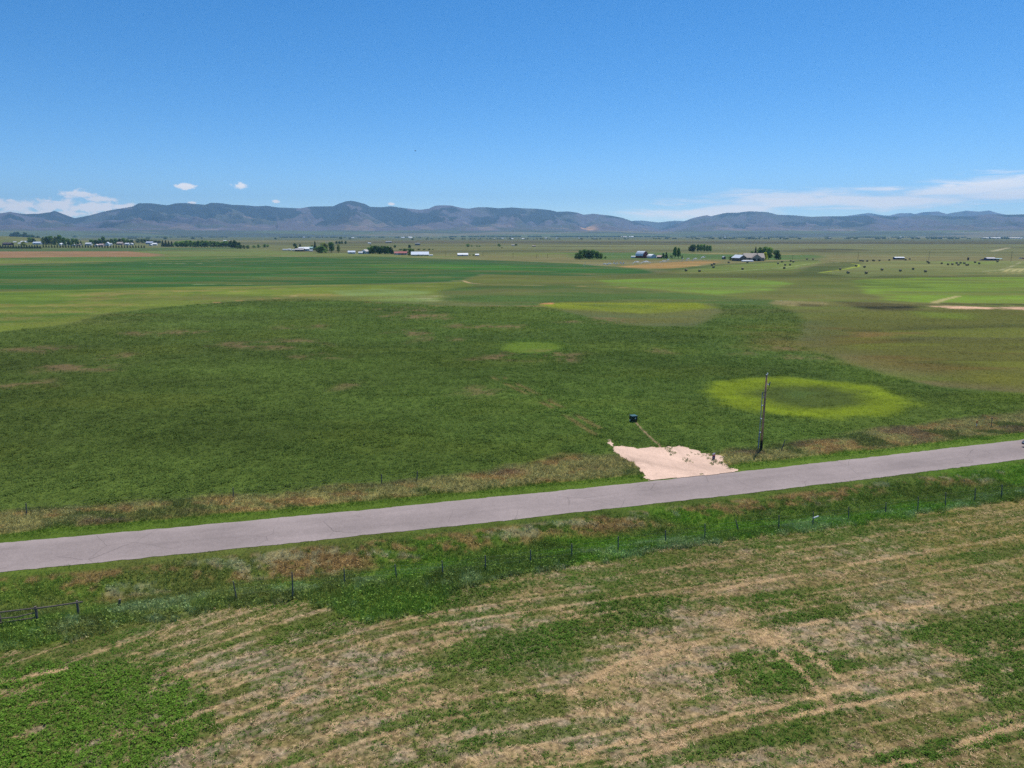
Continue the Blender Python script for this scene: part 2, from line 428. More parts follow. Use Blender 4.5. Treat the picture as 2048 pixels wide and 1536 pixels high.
# the mown hay field in the foreground
HAY = flat([(2500, 925), (2048, 996), (1884, 1018), (1731, 1042), (1512, 1070), (1239, 1111), (1000, 1152), (940, 1173), (884, 1196), (862, 1216), (800, 1228), (735, 1238), (690, 1232), (660, 1212), (600, 1196), (470, 1207), (390, 1224),
            (300, 1238), (200, 1264), (100, 1287), (0, 1302), (-500, 1390), (-900, 2600), (3000, 2600)])
LUSH = [flat(p) for p in (
    [(-400, 1345), (150, 1326), (300, 1328), (395, 1375), (410, 1440), (330, 1520), (200, 1600), (-400, 1700)],
    [(1000, 1155), (1060, 1160), (900, 1215), (780, 1228), (620, 1262), (560, 1262), (700, 1215), (860, 1190), (940, 1172)],
    [(848, 1316), (930, 1281), (1100, 1240), (1285, 1202), (1345, 1205), (1300, 1240), (1165, 1281), (1047, 1317), (890, 1352)],
    [(700, 1380), (800, 1360), (800, 1372), (720, 1392)],
    [(766, 1434), (950, 1396), (1125, 1367), (1133, 1391), (930, 1438), (824, 1455)],
    [(754, 1524), (890, 1485), (1000, 1470), (910, 1508), (850, 1545), (700, 1560)],
    [(1515, 1234), (1600, 1216), (1697, 1205), (1718, 1221), (1573, 1252)],
    [(1200, 1188), (1366, 1192), (1337, 1242), (1200, 1267), (1120, 1262)],
    [(1457, 1200), (1614, 1180), (1697, 1197), (1490, 1217)],
    [(1432, 1308), (1598, 1275), (1690, 1300), (1697, 1330), (1647, 1375), (1552, 1397), (1465, 1379)],
    [(1572, 1404), (1730, 1403), (1718, 1424), (1593, 1434)],
    [(1780, 1250), (2100, 1195), (2100, 1440), (1987, 1403), (1904, 1358), (1925, 1304)],
    [(540, 1275), (660, 1255), (640, 1275), (520, 1300)],
    [(1380, 1480), (1560, 1450), (1600, 1470), (1420, 1520)],
    [(1700, 1510), (1900, 1455), (2050, 1420), (2050, 1470), (1800, 1560)])]
DRYP = [flat(p) for p in (
    [(300, 1262), (460, 1212), (620, 1198), (605, 1225), (480, 1268), (350, 1292)],
    [(1490, 1259), (1573, 1254), (1581, 1277), (1523, 1291)],
    [(1407, 1238), (1506, 1225), (1470, 1256)],
    [(1260, 1290), (1500, 1245), (1500, 1262), (1260, 1318)],
    [(1130, 1400), (1230, 1325), (1300, 1310), (1290, 1360), (1180, 1440)],
    [(1280, 1390), (1500, 1350), (1480, 1385), (1240, 1450)])]
SWATH = [flat(p) for p in (
    [(1060, 1440), (1090, 1420), (1135, 1380), (1190, 1345), (1240, 1318), (1300, 1303), (1390, 1288), (1480, 1266), (1540, 1262)],
    [(1380, 1185), (1500, 1162), (1600, 1142), (1700, 1125), (1780, 1111), (1900, 1092)],
    [(1560, 1252), (1700, 1229), (1800, 1212), (1870, 1203), (1990, 1186)],
    [(500, 1455), (540, 1422), (590, 1385), (650, 1350), (700, 1330)],
    [(1120, 1560), (1210, 1524), (1330, 1490), (1450, 1466), (1560, 1433), (1700, 1403), (1900, 1372), (2050, 1345)],
    [(1100, 1520), (1200, 1489), (1330, 1458), (1480, 1420), (1600, 1396), (1700, 1370)],
    [(880, 1250), (960, 1228), (1060, 1206)], [(1960, 1072), (2060, 1058)],
    [(0, 1360), (90, 1340), (180, 1318), (280, 1300)], [(1680, 1550), (1800, 1515), (1950, 1470), (2060, 1440)])]
WHEEL = [flat([(1528, 1268), (1640, 1372), (1660, 1400)]), flat([(1582, 1276), (1650, 1325), (1712, 1375)])]

CROP = [flat(p) for p in ([(-400, 702), (-10, 668), (120, 653), (230, 625), (400, 608), (590, 595), (720, 603), (900, 614), (1080, 614), (1140, 628), (1260, 653), (1400, 655), (1450, 622),
        (1430, 608), (1560, 614), (1610, 640), (1585, 690), (1690, 722), (1760, 750), (1900, 778), (2100, 792), (2500, 803), (2500, 1000), (-400, 1200)],)]
CROPNOT = [flat(p) for p in (ell(1060, 697, 60, 12), [(1090, 612), (1140, 604), (1260, 603), (1420, 606), (1440, 620), (1390, 650), (1270, 652), (1150, 628)])]

STRAW, SOIL, OLIVE = lin((162, 142, 112)), lin((150, 140, 130)), lin((118, 110, 70))


def hay_masks(x, y):
    """row coordinates follow the road; at the left the mower turned towards the camera"""
    a = np.arctan(0.26)
    t = x * np.cos(a) + y * np.sin(a)
    s = road_s(x, y)
    turn = np.clip(-(x + 4) / 16.0, 0, 2.2)
    s2 = s + 5.0 * turn ** 1.6
    rows = fbm(t * 0.10, s2, 1.15, 3, 5, .6)
    fine = fbm(x, y, .55, 3, 8, .6)
    broad = fbm(x, y, 9.0, 3, 11)
    g = 0.60 * rows + 0.22 * broad + 0.42 * fine - 0.14
    lush = np.zeros_like(x)
    wx, wy = x + (fbm(x, y, 1.2, 2, 21) - .5) * 1.8, y + (fbm(x, y, 1.2, 2, 22) - .5) * 1.8
    for p in LUSH:
        lush = np.maximum(lush, sstep(-.9, .9, poly_sd(p, wx, wy)))
    dry = np.zeros_like(x)
    for p in DRYP:
        dry = np.maximum(dry, sstep(-1.0, .8, poly_sd(p, wx, wy)))
    sw = np.zeros_like(x)
    wx, wy = x + (fbm(x, y, .7, 2, 23) - .5) * .35, y + (fbm(x, y, .7, 2, 24) - .5) * .35
    for p in SWATH:
        sw = np.maximum(sw, 1 - sstep(.08, .32, line_d(p, wx, wy)))
    st = np.maximum(sstep(-.8, .8, poly_sd(DRYP[1], wx, wy)), .8 * sstep(-.9, .8, poly_sd(DRYP[2], wx, wy)))
    for p in WHEEL:
        st = np.maximum(st, .9 * (1 - sstep(.14, .36, line_d(p, wx, wy))))
    left_green = sstep(-8, -20, x) * sstep(33, 41, y + 0.25 * (x + 20)) * .24
    upper = sstep(-26, -14, s) * .10
    sj = s2 + .22 * (fbm(t * .2, s2 * .3, 2.0, 2, 33) - .5)
    ph = np.abs((sj / 1.75) % 1.0 - .5) * 1.75
    lines = (1 - sstep(.05, .24, ph)) * sstep(.34, .52, fbm(t * .10, s2, 1.3, 2, 34)) * (1 - .5 * lush)
    soft_rows = fbm(t * .05, s2, .42, 2, 35)
    g = .53 + 1.15 * (rows - .5) + .55 * (broad - .5) + .8 * (soft_rows - .5) + .9 * (fine - .5) + left_green + upper + .34 * lush - .14 * dry - .38 * lines
    corner = sstep(-1.0, 1.0, poly_sd(LUSH[0], x + (fbm(x, y, 1.5, 2, 36) - .5) * 2.4, y + (fbm(x, y, 1.5, 2, 37) - .5) * 2.4))
    fleck = sstep(.60, .68, fbm(t * .45, s2, .9, 3, 38))
    g = np.clip(g, 0.20, 1) * (1 - .55 * lines) + .35 * corner
    g = np.clip(g * (1 - .85 * st) * (1 - .7 * corner * fleck), 0.04, 1)
    dry = np.maximum(dry, st * 1.6)
    lush = np.maximum(lush, corner * 1.35)
    sw = sw * sstep(.38, .60, fbm(t * .3, s2, 1.0, 2, 31))
    g = g * (1 - .92 * sw)
    return g, lush, np.maximum(sw, np.maximum(dry * .40, lines * .30)), rows, fine, broad


def base_rgb(x, y):
    """albedo of the ground at world points x, y and the share of hay stubble, verge and crop there"""
    n = x.size
    s = road_s(x, y)
    d = np.hypot(x, y)
    rgb = np.empty((n, 3))
    pl = fbm(x * .22, y, 520.0, 5, 61, .62)
    rgb[:] = lin((108, 114, 78)) * (0.45 + 1.10 * pl)[:, None]
    q = sstep(.50, .60, fbm(x * .16, y, 430.0, 5, 62, .6))[:, None] * .65
    rgb = rgb * (1 - q) + lin((86, 84, 62)) * q
    q = sstep(.54, .64, fbm(x * .16, y, 380.0, 5, 63, .6))[:, None] * .6
    rgb = rgb * (1 - q) + lin((138, 130, 92)) * q
    q = sstep(.56, .66, fbm(x * .16, y, 300.0, 5, 64, .6))[:, None] * .5
    rgb = rgb * (1 - q) + lin((92, 110, 66)) * q
    for poly, col, soft, op, nz, warp in LAY:
        m = 3 * soft + warp
        lo, hi = poly.min(0) - m, poly.max(0) + m
        k = np.nonzero((x > lo[0]) & (x < hi[0]) & (y > lo[1]) & (y < hi[1]))[0]
        if k.size == 0:
            continue
        xx, yy = x[k], y[k]
        wx = xx + (fbm(xx, yy, warp * 4 + 2, 3, 71) - .5) * 2 * warp
        wy = yy + (fbm(xx, yy, warp * 4 + 2, 3, 72) - .5) * 2 * warp
        w = sstep(-soft, soft, poly_sd(poly, wx, wy)) * op
        if nz is not None:
            w = w * sstep(nz[2], nz[3], fbm(xx / nz[1], yy, nz[0], 4, 73 + int(nz[0])))
        rgb[k] = rgb[k] * (1 - w[:, None]) + col * w[:, None]
    for pts, wd, col, op, nz in LIN:
        m = wd * 3 + 3
        lo, hi = pts.min(0) - m, pts.max(0) + m
        k = np.nonzero((x > lo[0]) & (x < hi[0]) & (y > lo[1]) & (y < hi[1]))[0]
        if k.size == 0:
            continue
        xx, yy = x[k], y[k]
        dd = line_d(pts, xx + (fbm(xx, yy, 6, 2, 81) - .5) * wd, yy + (fbm(xx, yy, 6, 2, 82) - .5) * wd * 2)
        w = (1 - sstep(wd * .5, wd * 1.4, dd)) * op
        if nz is not None:
            w = w * sstep(nz[1], nz[2], fbm(xx, yy, nz[0], 3, 83))
        rgb[k] = rgb[k] * (1 - w[:, None]) + col * w[:, None]
    far = sstep(220, 330, d)
    mo = .5 * fbm(x / 4, y, 34, 4, 141) + .5 * fbm(x / 3, y, 9, 3, 142)
    rgb = rgb * (1 + far * (mo - .5) * .85)[:, None]
    q = (far * sstep(.52, .68, fbm(x / 5, y, 14, 4, 143)) * .50)[:, None]
    rgb = rgb * (1 - q) + lin((122, 116, 74)) * q
    q = (far * sstep(.56, .70, fbm(x / 5, y, 11, 4, 144)) * (1 - sstep(700, 1200, d)) * .42)[:, None]
    rgb = rgb * (1 - q) + lin((88, 112, 50)) * q
    hay = np.zeros(n)
    verge = np.zeros(n)
    crop = np.zeros(n)
    k = np.nonzero((s > 3) & (d < 420))[0]
    if k.size:                                   # the crop's own variation, its thin spots, the ring hollow
        xx, yy = x[k], y[k]
        v = fbm(xx / 2.2, yy, 24, 4, 91)
        fine = fbm(xx / 1.6, yy, 2.2, 3, 92)
        cm = np.maximum.reduce([sstep(-1.5, 1.5, poly_sd(p, xx + (fbm(xx, yy, 5, 2, 88) - .5) * 5, yy + (fbm(xx, yy, 5, 2, 89) - .5) * 5)) for p in CROP])
        for p in CROPNOT:
            cm = cm * (1 - sstep(-1.5, 1.5, poly_sd(p, xx, yy)))
        c = rgb[k] * (1 + (.25 + .75 * cm) * (-.60 + .84 * v + .36 * fine))[:, None]
        q = (sstep(.50, .66, fbm(xx / 2.5, yy, 13, 4, 87)) * .35 * cm)[:, None]
        c = c * (1 - q) + lin((100, 116, 48)) * q
        lft = cm * sstep(40, -110, xx + .25 * (yy - 120)) * sstep(420, 140, yy)
        c = c * (1 + lft[:, None] * np.array([.02, -.10, .02])) * (1 - cm[:, None] * np.array([.03, -.01, .08]))
        bare = np.zeros(k.size)
        for p in BAREP:
            bare = np.maximum(bare, sstep(-4.5, 4, poly_sd(p, xx + (fbm(xx, yy, 9, 3, 93) - .5) * 14, yy + (fbm(xx, yy, 9, 3, 94) - .5) * 14)))
        bare = bare * sstep(.40, .64, .6 * fbm(xx / 1.3, yy, 5.0, 3, 95) + .4 * fbm(xx, yy, 1.3, 2, 86))
        c = c * (1 - .6 * bare[:, None]) + lin((146, 116, 98)) * (.6 * bare[:, None])
        for p in TRACK:
            w = (1 - sstep(.25, .7, line_d(p, xx, yy))) * .85 * sstep(.25, .5, fbm(xx, yy, 5, 2, 96))
            c = c * (1 - w[:, None]) + lin((128, 120, 76)) * w[:, None]
        ex = (xx - RING[0]) / 17.6
        ey = (yy - RING[1]) / 16.4
        ey = np.where(ey < 0, ey * 1.04, ey)
        rr = np.sqrt(ex * ex + ey * ey) + (fbm(xx, yy, 5, 3, 97) - .5) * .30
        w = (1 - sstep(.84, 1.10, rr)) * (.80 + .2 * v)
        c = c * (1 - w[:, None]) + lin((126, 146, 32)) * (.75 + .5 * fine)[:, None] * w[:, None]
        w = (1 - sstep(.46, .88, rr + .08)) * .95
        c = c * (1 - w[:, None]) + lin((78, 94, 42)) * (.8 + .4 * fine)[:, None] * w[:, None]
        w = (1 - sstep(.1, .5, rr + .1)) * .6 * sstep(.35, .6, fbm(xx / 2, yy, 4, 2, 98))
        c = c * (1 - w[:, None]) + lin((82, 108, 58)) * w[:, None]
        rgb[k] = c
        ringw = 1 - sstep(.90, 1.06, rr)
        crop[k] = (d[k] < 330) * (1 - .8 * bare) * cm * (1 - ringw)
        w = .9 * (1 - sstep(.06, .26, line_d(TRENCH, xx + (fbm(xx, yy, .8, 2, 99) - .5) * .5, yy)))
        rgb[k] = rgb[k] * (1 - w[:, None]) + lin((170, 146, 126)) * w[:, None]
        crop[k] *= 1 - w
    # far verge
    k = np.nonzero((s > 0) & (s < HALF + 17) & (np.abs(x) < 400))[0]
    if k.size:
        xx, yy, f = x[k], y[k], s[k] - HALF
        wob = (fbm(xx, yy, 5, 3, 101) - .5) * 3.2
        wid = 8.6 + 3.0 * sstep(35, 70, xx) + 3.5 * np.exp(-((xx - 8) / 7) ** 2)
        w = 1 - sstep(wid - 1.2, wid + 1.4, f + wob)
        nz = fbm(xx / 1.8, yy, 2.6, 4, 102)
        n2 = fbm(xx / 1.5, yy, 1.3, 3, 103)
        weed = lin((152, 148, 98)) * (.7 + .6 * n2)[:, None]
        q = (sstep(.50, .66, .6 * nz + .4 * fbm(xx / 1.5, yy, .7, 2, 106)))[:, None] * .85
        rustc = lin((164, 138, 94)) * (.75 + .5 * n2)[:, None]
        weed = weed * (1 - q) + rustc * q
        q = sstep(.56, .68, fbm(xx / 2, yy, 3.1, 3, 104))[:, None] * .8
        weed = weed * (1 - q) + lin((92, 108, 56)) * q
        q = sstep(.60, .70, fbm(xx / 2, yy, 4.1, 3, 105))[:, None] * .6
        weed = weed * (1 - q) + lin((136, 112, 92)) * q
        gm = (1 - sstep(2.8, 4.0, f + wob * .45))[:, None]
        green = lin((92, 118, 44)) * (.75 + .4 * n2 + .22 * sstep(-5, 20, xx))[:, None]
        weed = weed * (1 - gm) + green * gm
        rgb[k] = rgb[k] * (1 - w[:, None]) + weed * w[:, None]
        verge[k] = w
        crop[k] *= 1 - w
    # near verge and ditch
    k = np.nonzero((s < 0) & (s > -40) & (np.abs(x) < 400))[0]
    if k.size:
        xx, yy, f = x[k], y[k], -s[k] - HALF
        n2 = fbm(xx / 1.5, yy, 1.1, 3, 113)
        wob = (fbm(xx, yy, 4, 3, 111) - .5) * 2.2
        col = lin((88, 108, 48)) * (.65 + .7 * n2)[:, None]
        q = sstep(.45, .62, fbm(xx / 2, yy, 4.5, 3, 114))[:, None] * .85
        col = col * (1 - q) + lin((90, 124, 42)) * (.8 + .4 * n2)[:, None] * q
        n3 = fbm(xx / 1.4, yy, .55, 2, 118)
        lush_r = sstep(-20, 5, xx + 12 * (fbm(xx, yy, 12, 2, 119) - .5))
        col = col * (1 - .22 * (1 - lush_r))[:, None] + lin((128, 116, 76)) * (.22 * (1 - lush_r))[:, None]
        band = sstep(.9, 1.9, f + wob * .5) * (1 - sstep(3.0 + 1.6 * (1 - lush_r), 4.6 + 2 * (1 - lush_r), f + wob))
        q = (band * sstep(.50, .63, .68 * fbm(xx / 2.4, yy, 3.2, 3, 115) + .36 * n3))[:, None] * .66
        col = col * (1 - q) + lin((158, 124, 92)) * (.7 + .6 * n2)[:, None] * q
        q = (band * sstep(.60, .70, .7 * fbm(xx / 2.4, yy, 2.2, 3, 116) + .34 * n3))[:, None] * .5
        col = col * (1 - q) + lin((150, 156, 126)) * (.8 + .4 * n2)[:, None] * q
        edge = (sstep(6.2, 7.4, f + wob * .5) * sstep(.54, .66, .7 * fbm(xx / 2, yy, 3.6, 3, 117) + .35 * n3))[:, None] * .5
        col = col * (1 - edge) + lin((130, 146, 106)) * edge
        rgb[k] = col
        verge[k] = 1
    k = np.nonzero((s < -6) & (y < 140) & (np.abs(x) < 200))[0]
    if k.size:
        xx, yy = x[k], y[k]
        w = sstep(-.35, .35, poly_sd(HAY, xx + (fbm(xx, yy, 1.4, 3, 121) - .5) * 1.6, yy + (fbm(xx, yy, 1.4, 3, 122) - .5) * 1.6))
        g, lush, dryw, rows, fine, broad = hay_masks(xx, yy)
        grit = fbm(xx, yy, .22, 2, 123)
        q = sstep(.40, .66, .55 * fbm(xx / 2, yy, .55, 3, 126) + .45 * fbm(xx / 1.6, yy, 2.8, 3, 124))[:, None] * .8
        c = STRAW * (1 - q) + SOIL * q
        q = sstep(.40, .60, .6 * fbm(xx / 3, yy, 6, 3, 125) + .4 * fbm(xx / 1.5, yy, .8, 2, 127))[:, None] * .75
        c = c * (1 - q) + OLIVE * q
        c = c * (.22 + 1.5 * grit)[:, None]
        q = np.clip(dryw, 0, 1)[:, None] * .85
        c = c * (1 - q) + lin((198, 170, 136)) * (.7 + .55 * grit)[:, None] * q
        yl = (sstep(22, 50, xx) * sstep(48, 62, yy) * .6)[:, None]
        c = c * (1 - yl) + lin((134, 124, 62)) * (.6 + .8 * grit)[:, None] * yl
        q = (sstep(.25, .85, g) * .75)[:, None]
        c = c * (1 - q) + lin((88, 106, 50)) * (.7 + .6 * fine)[:, None] * q
        rgb[k] = rgb[k] * (1 - w[:, None]) + c * w[:, None]
        hay[k] = w
        verge[k] *= 1 - w
    k = np.nonzero((s > 2) & (s < 22) & (x > 5) & (x < 45))[0]
    if k.size:
        w = sstep(-.25, .25, poly_sd(DRIVE, x[k] + (fbm(x[k], y[k], 1.0, 3, 131) - .5) * 1.4, y[k] + (fbm(x[k], y[k], 1.0, 3, 132) - .5) * 1.4))
        verge[k] *= 1 - w
        crop[k] *= 1 - w
    return rgb, hay, verge, crop


# ------------------------------------------------------------------ object helpers
def link(name, me, mat=None, parent=None, smooth=False):
    o = bpy.data.objects.new(name, me)
    C.objects.link(o)
    if mat is not None:
        me.materials.append(mat)
    if parent is not None:
        o.parent = parent
    if smooth:
        me.polygons.foreach_set('use_smooth', np.ones(len(me.polygons), bool))
    return o


def np_mesh(name, v, faces, col=None):
    """mesh from arrays; faces is (n, 3) or (n, 4)"""
    me = bpy.data.meshes.new(name)
    n, k = faces.shape
    me.vertices.add(len(v))
    me.vertices.foreach_set('co', np.ascontiguousarray(v, np.float32).ravel())
    me.loops.add(n * k)
    me.loops.foreach_set('vertex_index', np.ascontiguousarray(faces, np.int32).ravel())
    me.polygons.add(n)
    me.polygons.foreach_set('loop_start', np.arange(0, n * k, k, dtype=np.int32))
    me.update(calc_edges=True)
    if col is not None:
        a = me.color_attributes.new('Col', 'FLOAT_COLOR', 'POINT')
        c4 = np.ones((len(v), 4), np.float32)
        c4[:, :3] = col
        a.data.foreach_set('color', c4.ravel())
    return me


def tag(o, label=None, cat=None, group=None, kind=None):
    if label:
        o['label'] = label
    if cat:
        o['category'] = cat
    if group:
        o['group'] = group
    if kind:
        o['kind'] = kind
    return o


def thing(name, label, cat, loc, yaw=0.0, group=None):
    o = bpy.data.objects.new(name, None)
    C.objects.link(o)
    o.empty_display_size = 0.3
    o.location = loc
    o.rotation_euler = (0, 0, yaw)
    return tag(o, label, cat, group)


class MB:
    """collects boxes, prisms, tubes into one mesh"""

    def __init__(self):
        self.v, self.f = [], []

    def add(self, vs, fs):
        b = len(self.v)
        self.v += [tuple(p) for p in vs]
        self.f += [tuple(i + b for i in q) for q in fs]
        return self

    def box(self, x0, y0, z0, x1, y1, z1):
        return self.add([(x0, y0, z0), (x1, y0, z0), (x1, y1, z0), (x0, y1, z0), (x0, y0, z1), (x1, y0, z1), (x1, y1, z1), (x0, y1, z1)],
                        [(0, 3, 2, 1), (4, 5, 6, 7), (0, 1, 5, 4), (1, 2, 6, 5), (2, 3, 7, 6), (3, 0, 4, 7)])

    def extrude(self, prof, a0, a1, axis='x'):
        """profile in the plane across the axis, run from a0 to a1"""
        n = len(prof)
        vs = []
        for a in (a0, a1):
            for p, z in prof:
                vs.append((a, p, z) if axis == 'x' else (p, a, z))
        fs = [tuple(range(n))[::-1], tuple(range(n, 2 * n))]
        for i in range(n):
            j = (i + 1) % n
            fs.append((i, j, n + j, n + i))
        return self.add(vs, fs)

    def tube(self, pts, r, n=8, r1=None):
        rings = []
        pts = [Vector(p) for p in pts]
        for i, p in enumerate(pts):
            d = (pts[min(i + 1, len(pts) - 1)] - pts[max(i - 1, 0)]).normalized()
            u = d.orthogonal().normalized()
            w = d.cross(u)
            rr = r if r1 is None else r + (r1 - r) * i / (len(pts) - 1)
            rings.append([p + (u * math.cos(2 * math.pi * k / n) + w * math.sin(2 * math.pi * k / n)) * rr for k in range(n)])
        vs = [q for g in rings for q in g]
        fs = []
        for i in range(len(pts) - 1):
            for k in range(n):
                k2 = (k + 1) % n
                fs.append((i * n + k, i * n + k2, (i + 1) * n + k2, (i + 1) * n + k))
        fs.append(tuple(range(n))[::-1])
        fs.append(tuple(range((len(pts) - 1) * n, len(pts) * n)))
        return self.add(vs, fs)

    def disc(self, c, axis, r, w, n=18):
        c = Vector(c)
        a = Vector(axis).normalized()
        return self.tube([c - a * w / 2, c + a * w / 2], r, n)

    def mesh(self, name):
        me = bpy.data.meshes.new(name)
        me.from_pydata(self.v, [], self.f)
        me.validate()
        me.update()
        return me

    def build(self, name, mat, parent=None, smooth=False):
        return link(name, self.mesh(name), mat, parent, smooth)


# ------------------------------------------------------------------ materials
def new_mat(name):
    m = bpy.data.materials.new(name)
    m.use_nodes = True
    nt = m.node_tree
    b = nt.nodes['Principled BSDF']
    b.inputs['Roughness'].default_value = 0.85
    b.inputs['Specular IOR Level'].default_value = 0.2
    return m, nt, b


def noise_node(nt, scale, detail=4, rough=0.6, vec=None, coord='Object'):
    n = nt.nodes.new('ShaderNodeTexNoise')
    n.inputs['Scale'].default_value = scale
    n.inputs['Detail'].default_value = detail
    n.inputs['Roughness'].default_value = rough
    if vec is None:
        tc = nt.nodes.new('ShaderNodeTexCoord')
        vec = tc.outputs[coord]
    nt.links.new(vec, n.inputs['Vector'])
    return n


def remap(nt, val, lo, hi, a=0.0, b=1.0):
    m = nt.nodes.new('ShaderNodeMapRange')
    m.inputs['From Min'].default_value = lo
    m.inputs['From Max'].default_value = hi
    m.inputs['To Min'].default_value = a
    m.inputs['To Max'].default_value = b
    nt.links.new(val, m.inputs['Value'])
    return m.outputs[0]


def mul_col(nt, col, val):
    m = nt.nodes.new('ShaderNodeMix')
    m.data_type = 'RGBA'
    m.blend_type = 'MULTIPLY'
    m.inputs['Factor'].default_value = 1.0
    nt.links.new(col, m.inputs['A'])
    nt.links.new(val, m.inputs['B'])
    return m.outputs['Result']


def plain(name, rgb, rough=0.7, var=0.12, scale=2.0, metal=0.0, spec=0.3):
    m, nt, b = new_mat(name)
    b.inputs['Roughness'].default_value = rough
    b.inputs['Metallic'].default_value = metal
    b.inputs['Specular IOR Level'].default_value = spec
    n = noise_node(nt, scale)
    c = nt.nodes.new('ShaderNodeRGB')
    c.outputs[0].default_value = (*lin(rgb), 1)
    nt.links.new(mul_col(nt, c.outputs[0], remap(nt, n.outputs['Fac'], .3, .7, 1 - var, 1 + var)), b.inputs['Base Color'])
    return m


_PM = {}


def paint(rgb, rough=0.7, var=0.12, scale=2.0, spec=0.3, metal=0.0):
    k = (tuple(rgb), rough, var, scale, metal)
    if k not in _PM:
        _PM[k] = plain('paint', rgb, rough, var, scale, metal, spec)
    return _PM[k]


def attr_mat(name, noises, bump=None, transl=0.0, gain=1.0, objcol=False, rnd=0.0):
    """colour from the mesh's own albedo attribute, broken up by procedural noise"""
    m, nt, b = new_mat(name)
    b.inputs['Specular IOR Level'].default_value = 0.08
    b.inputs['Roughness'].default_value = 0.95
    a = nt.nodes.new('ShaderNodeAttribute')
    a.attribute_name = 'Col'
    col = a.outputs['Color']
    if objcol:
        oi = nt.nodes.new('ShaderNodeObjectInfo')
        col = mul_col(nt, col, oi.outputs['Color'])
        if rnd:
            col = mul_col(nt, col, remap(nt, oi.outputs['Random'], 0, 1, 1 - rnd, 1 + rnd))
    for sc, lo, hi in noises:
        n = noise_node(nt, sc, 3)
        col = mul_col(nt, col, remap(nt, n.outputs['Fac'], .3, .7, lo * gain, hi * gain))
        gain = 1.0
    nt.links.new(col, b.inputs['Base Color'])
    if bump:
        n = noise_node(nt, bump[0], 5, .65)
        bn = nt.nodes.new('ShaderNodeBump')
        bn.inputs['Strength'].default_value = bump[1]
        bn.inputs['Distance'].default_value = bump[2]
        nt.links.new(n.outputs['Fac'], bn.inputs['Height'])
        nt.links.new(bn.outputs[0], b.inputs['Normal'])
    if transl:
        t = nt.nodes.new('ShaderNodeBsdfTranslucent')
        nt.links.new(col, t.inputs['Color'])
        mx = nt.nodes.new('ShaderNodeMixShader')
        mx.inputs[0].default_value = transl
        nt.links.new(b.outputs[0], mx.inputs[1])
        nt.links.new(t.outputs[0], mx.inputs[2])
        nt.links.new(mx.outputs[0], nt.nodes['Material Output'].inputs['Surface'])
    return m


# ------------------------------------------------------------------ ground: one sheet, finer near the viewer
def build_ground():
    az_in = np.linspace(R(-41), R(41), 960)
    az_out = np.linspace(R(41), R(319), 70)[1:-1]
    az = np.concatenate([az_in, az_out])
    dep = np.concatenate([np.linspace(R(62), R(44), 8)[:-1], np.linspace(R(44), R(4.0), 600)[:-1], np.linspace(R(4.0), R(1.2), 190)[:-1], np.geomspace(R(1.2), R(0.095), 230)])
    r = np.concatenate([[0.5, 6], EYE / np.tan(dep)])
    A, Rr = np.meshgrid(az, r)
    x, y = (Rr * np.sin(A)).ravel(), (Rr * np.cos(A)).ravel()
    rgb, hay, verge, crop = base_rgb(x, y)
    s = road_s(x, y)
    z = gz(x, y)
    z = z - 0.10 * (1 - sstep(HALF - .75, HALF - .35, np.abs(s))) * (np.abs(x) < 900)
    d = np.hypot(x, y)
    # surface relief of stand and stubble
    z = z + crop * (fbm(x, y, 1.7, 3, 201) - .5) * .30 * (d < 330) + hay * (fbm(x, y, .7, 3, 202) - .5) * .12
    nr, na = len(r), len(az)
    i = np.arange(nr - 1)[:, None]
    j = np.arange(na)[None, :]
    j2 = (j + 1) % na
    f = np.stack([i * na + j, i * na + j2, (i + 1) * na + j2, (i + 1) * na + j], -1).reshape(-1, 4)[:, ::-1]
    me = np_mesh('ground', np.stack([x, y, z], 1), f, rgb * GROUND_GAIN)
    m = attr_mat('ground_cover', [(13.0, .66, 1.34), (4.0, .82, 1.18), (.55, .88, 1.12), (.05, .9, 1.1)], bump=(3.2, .35, .15))
    tag(link('ground', me, m, None, True), kind='structure')


GROUND_GAIN = np.array([.80, .75, .60])
build_ground()


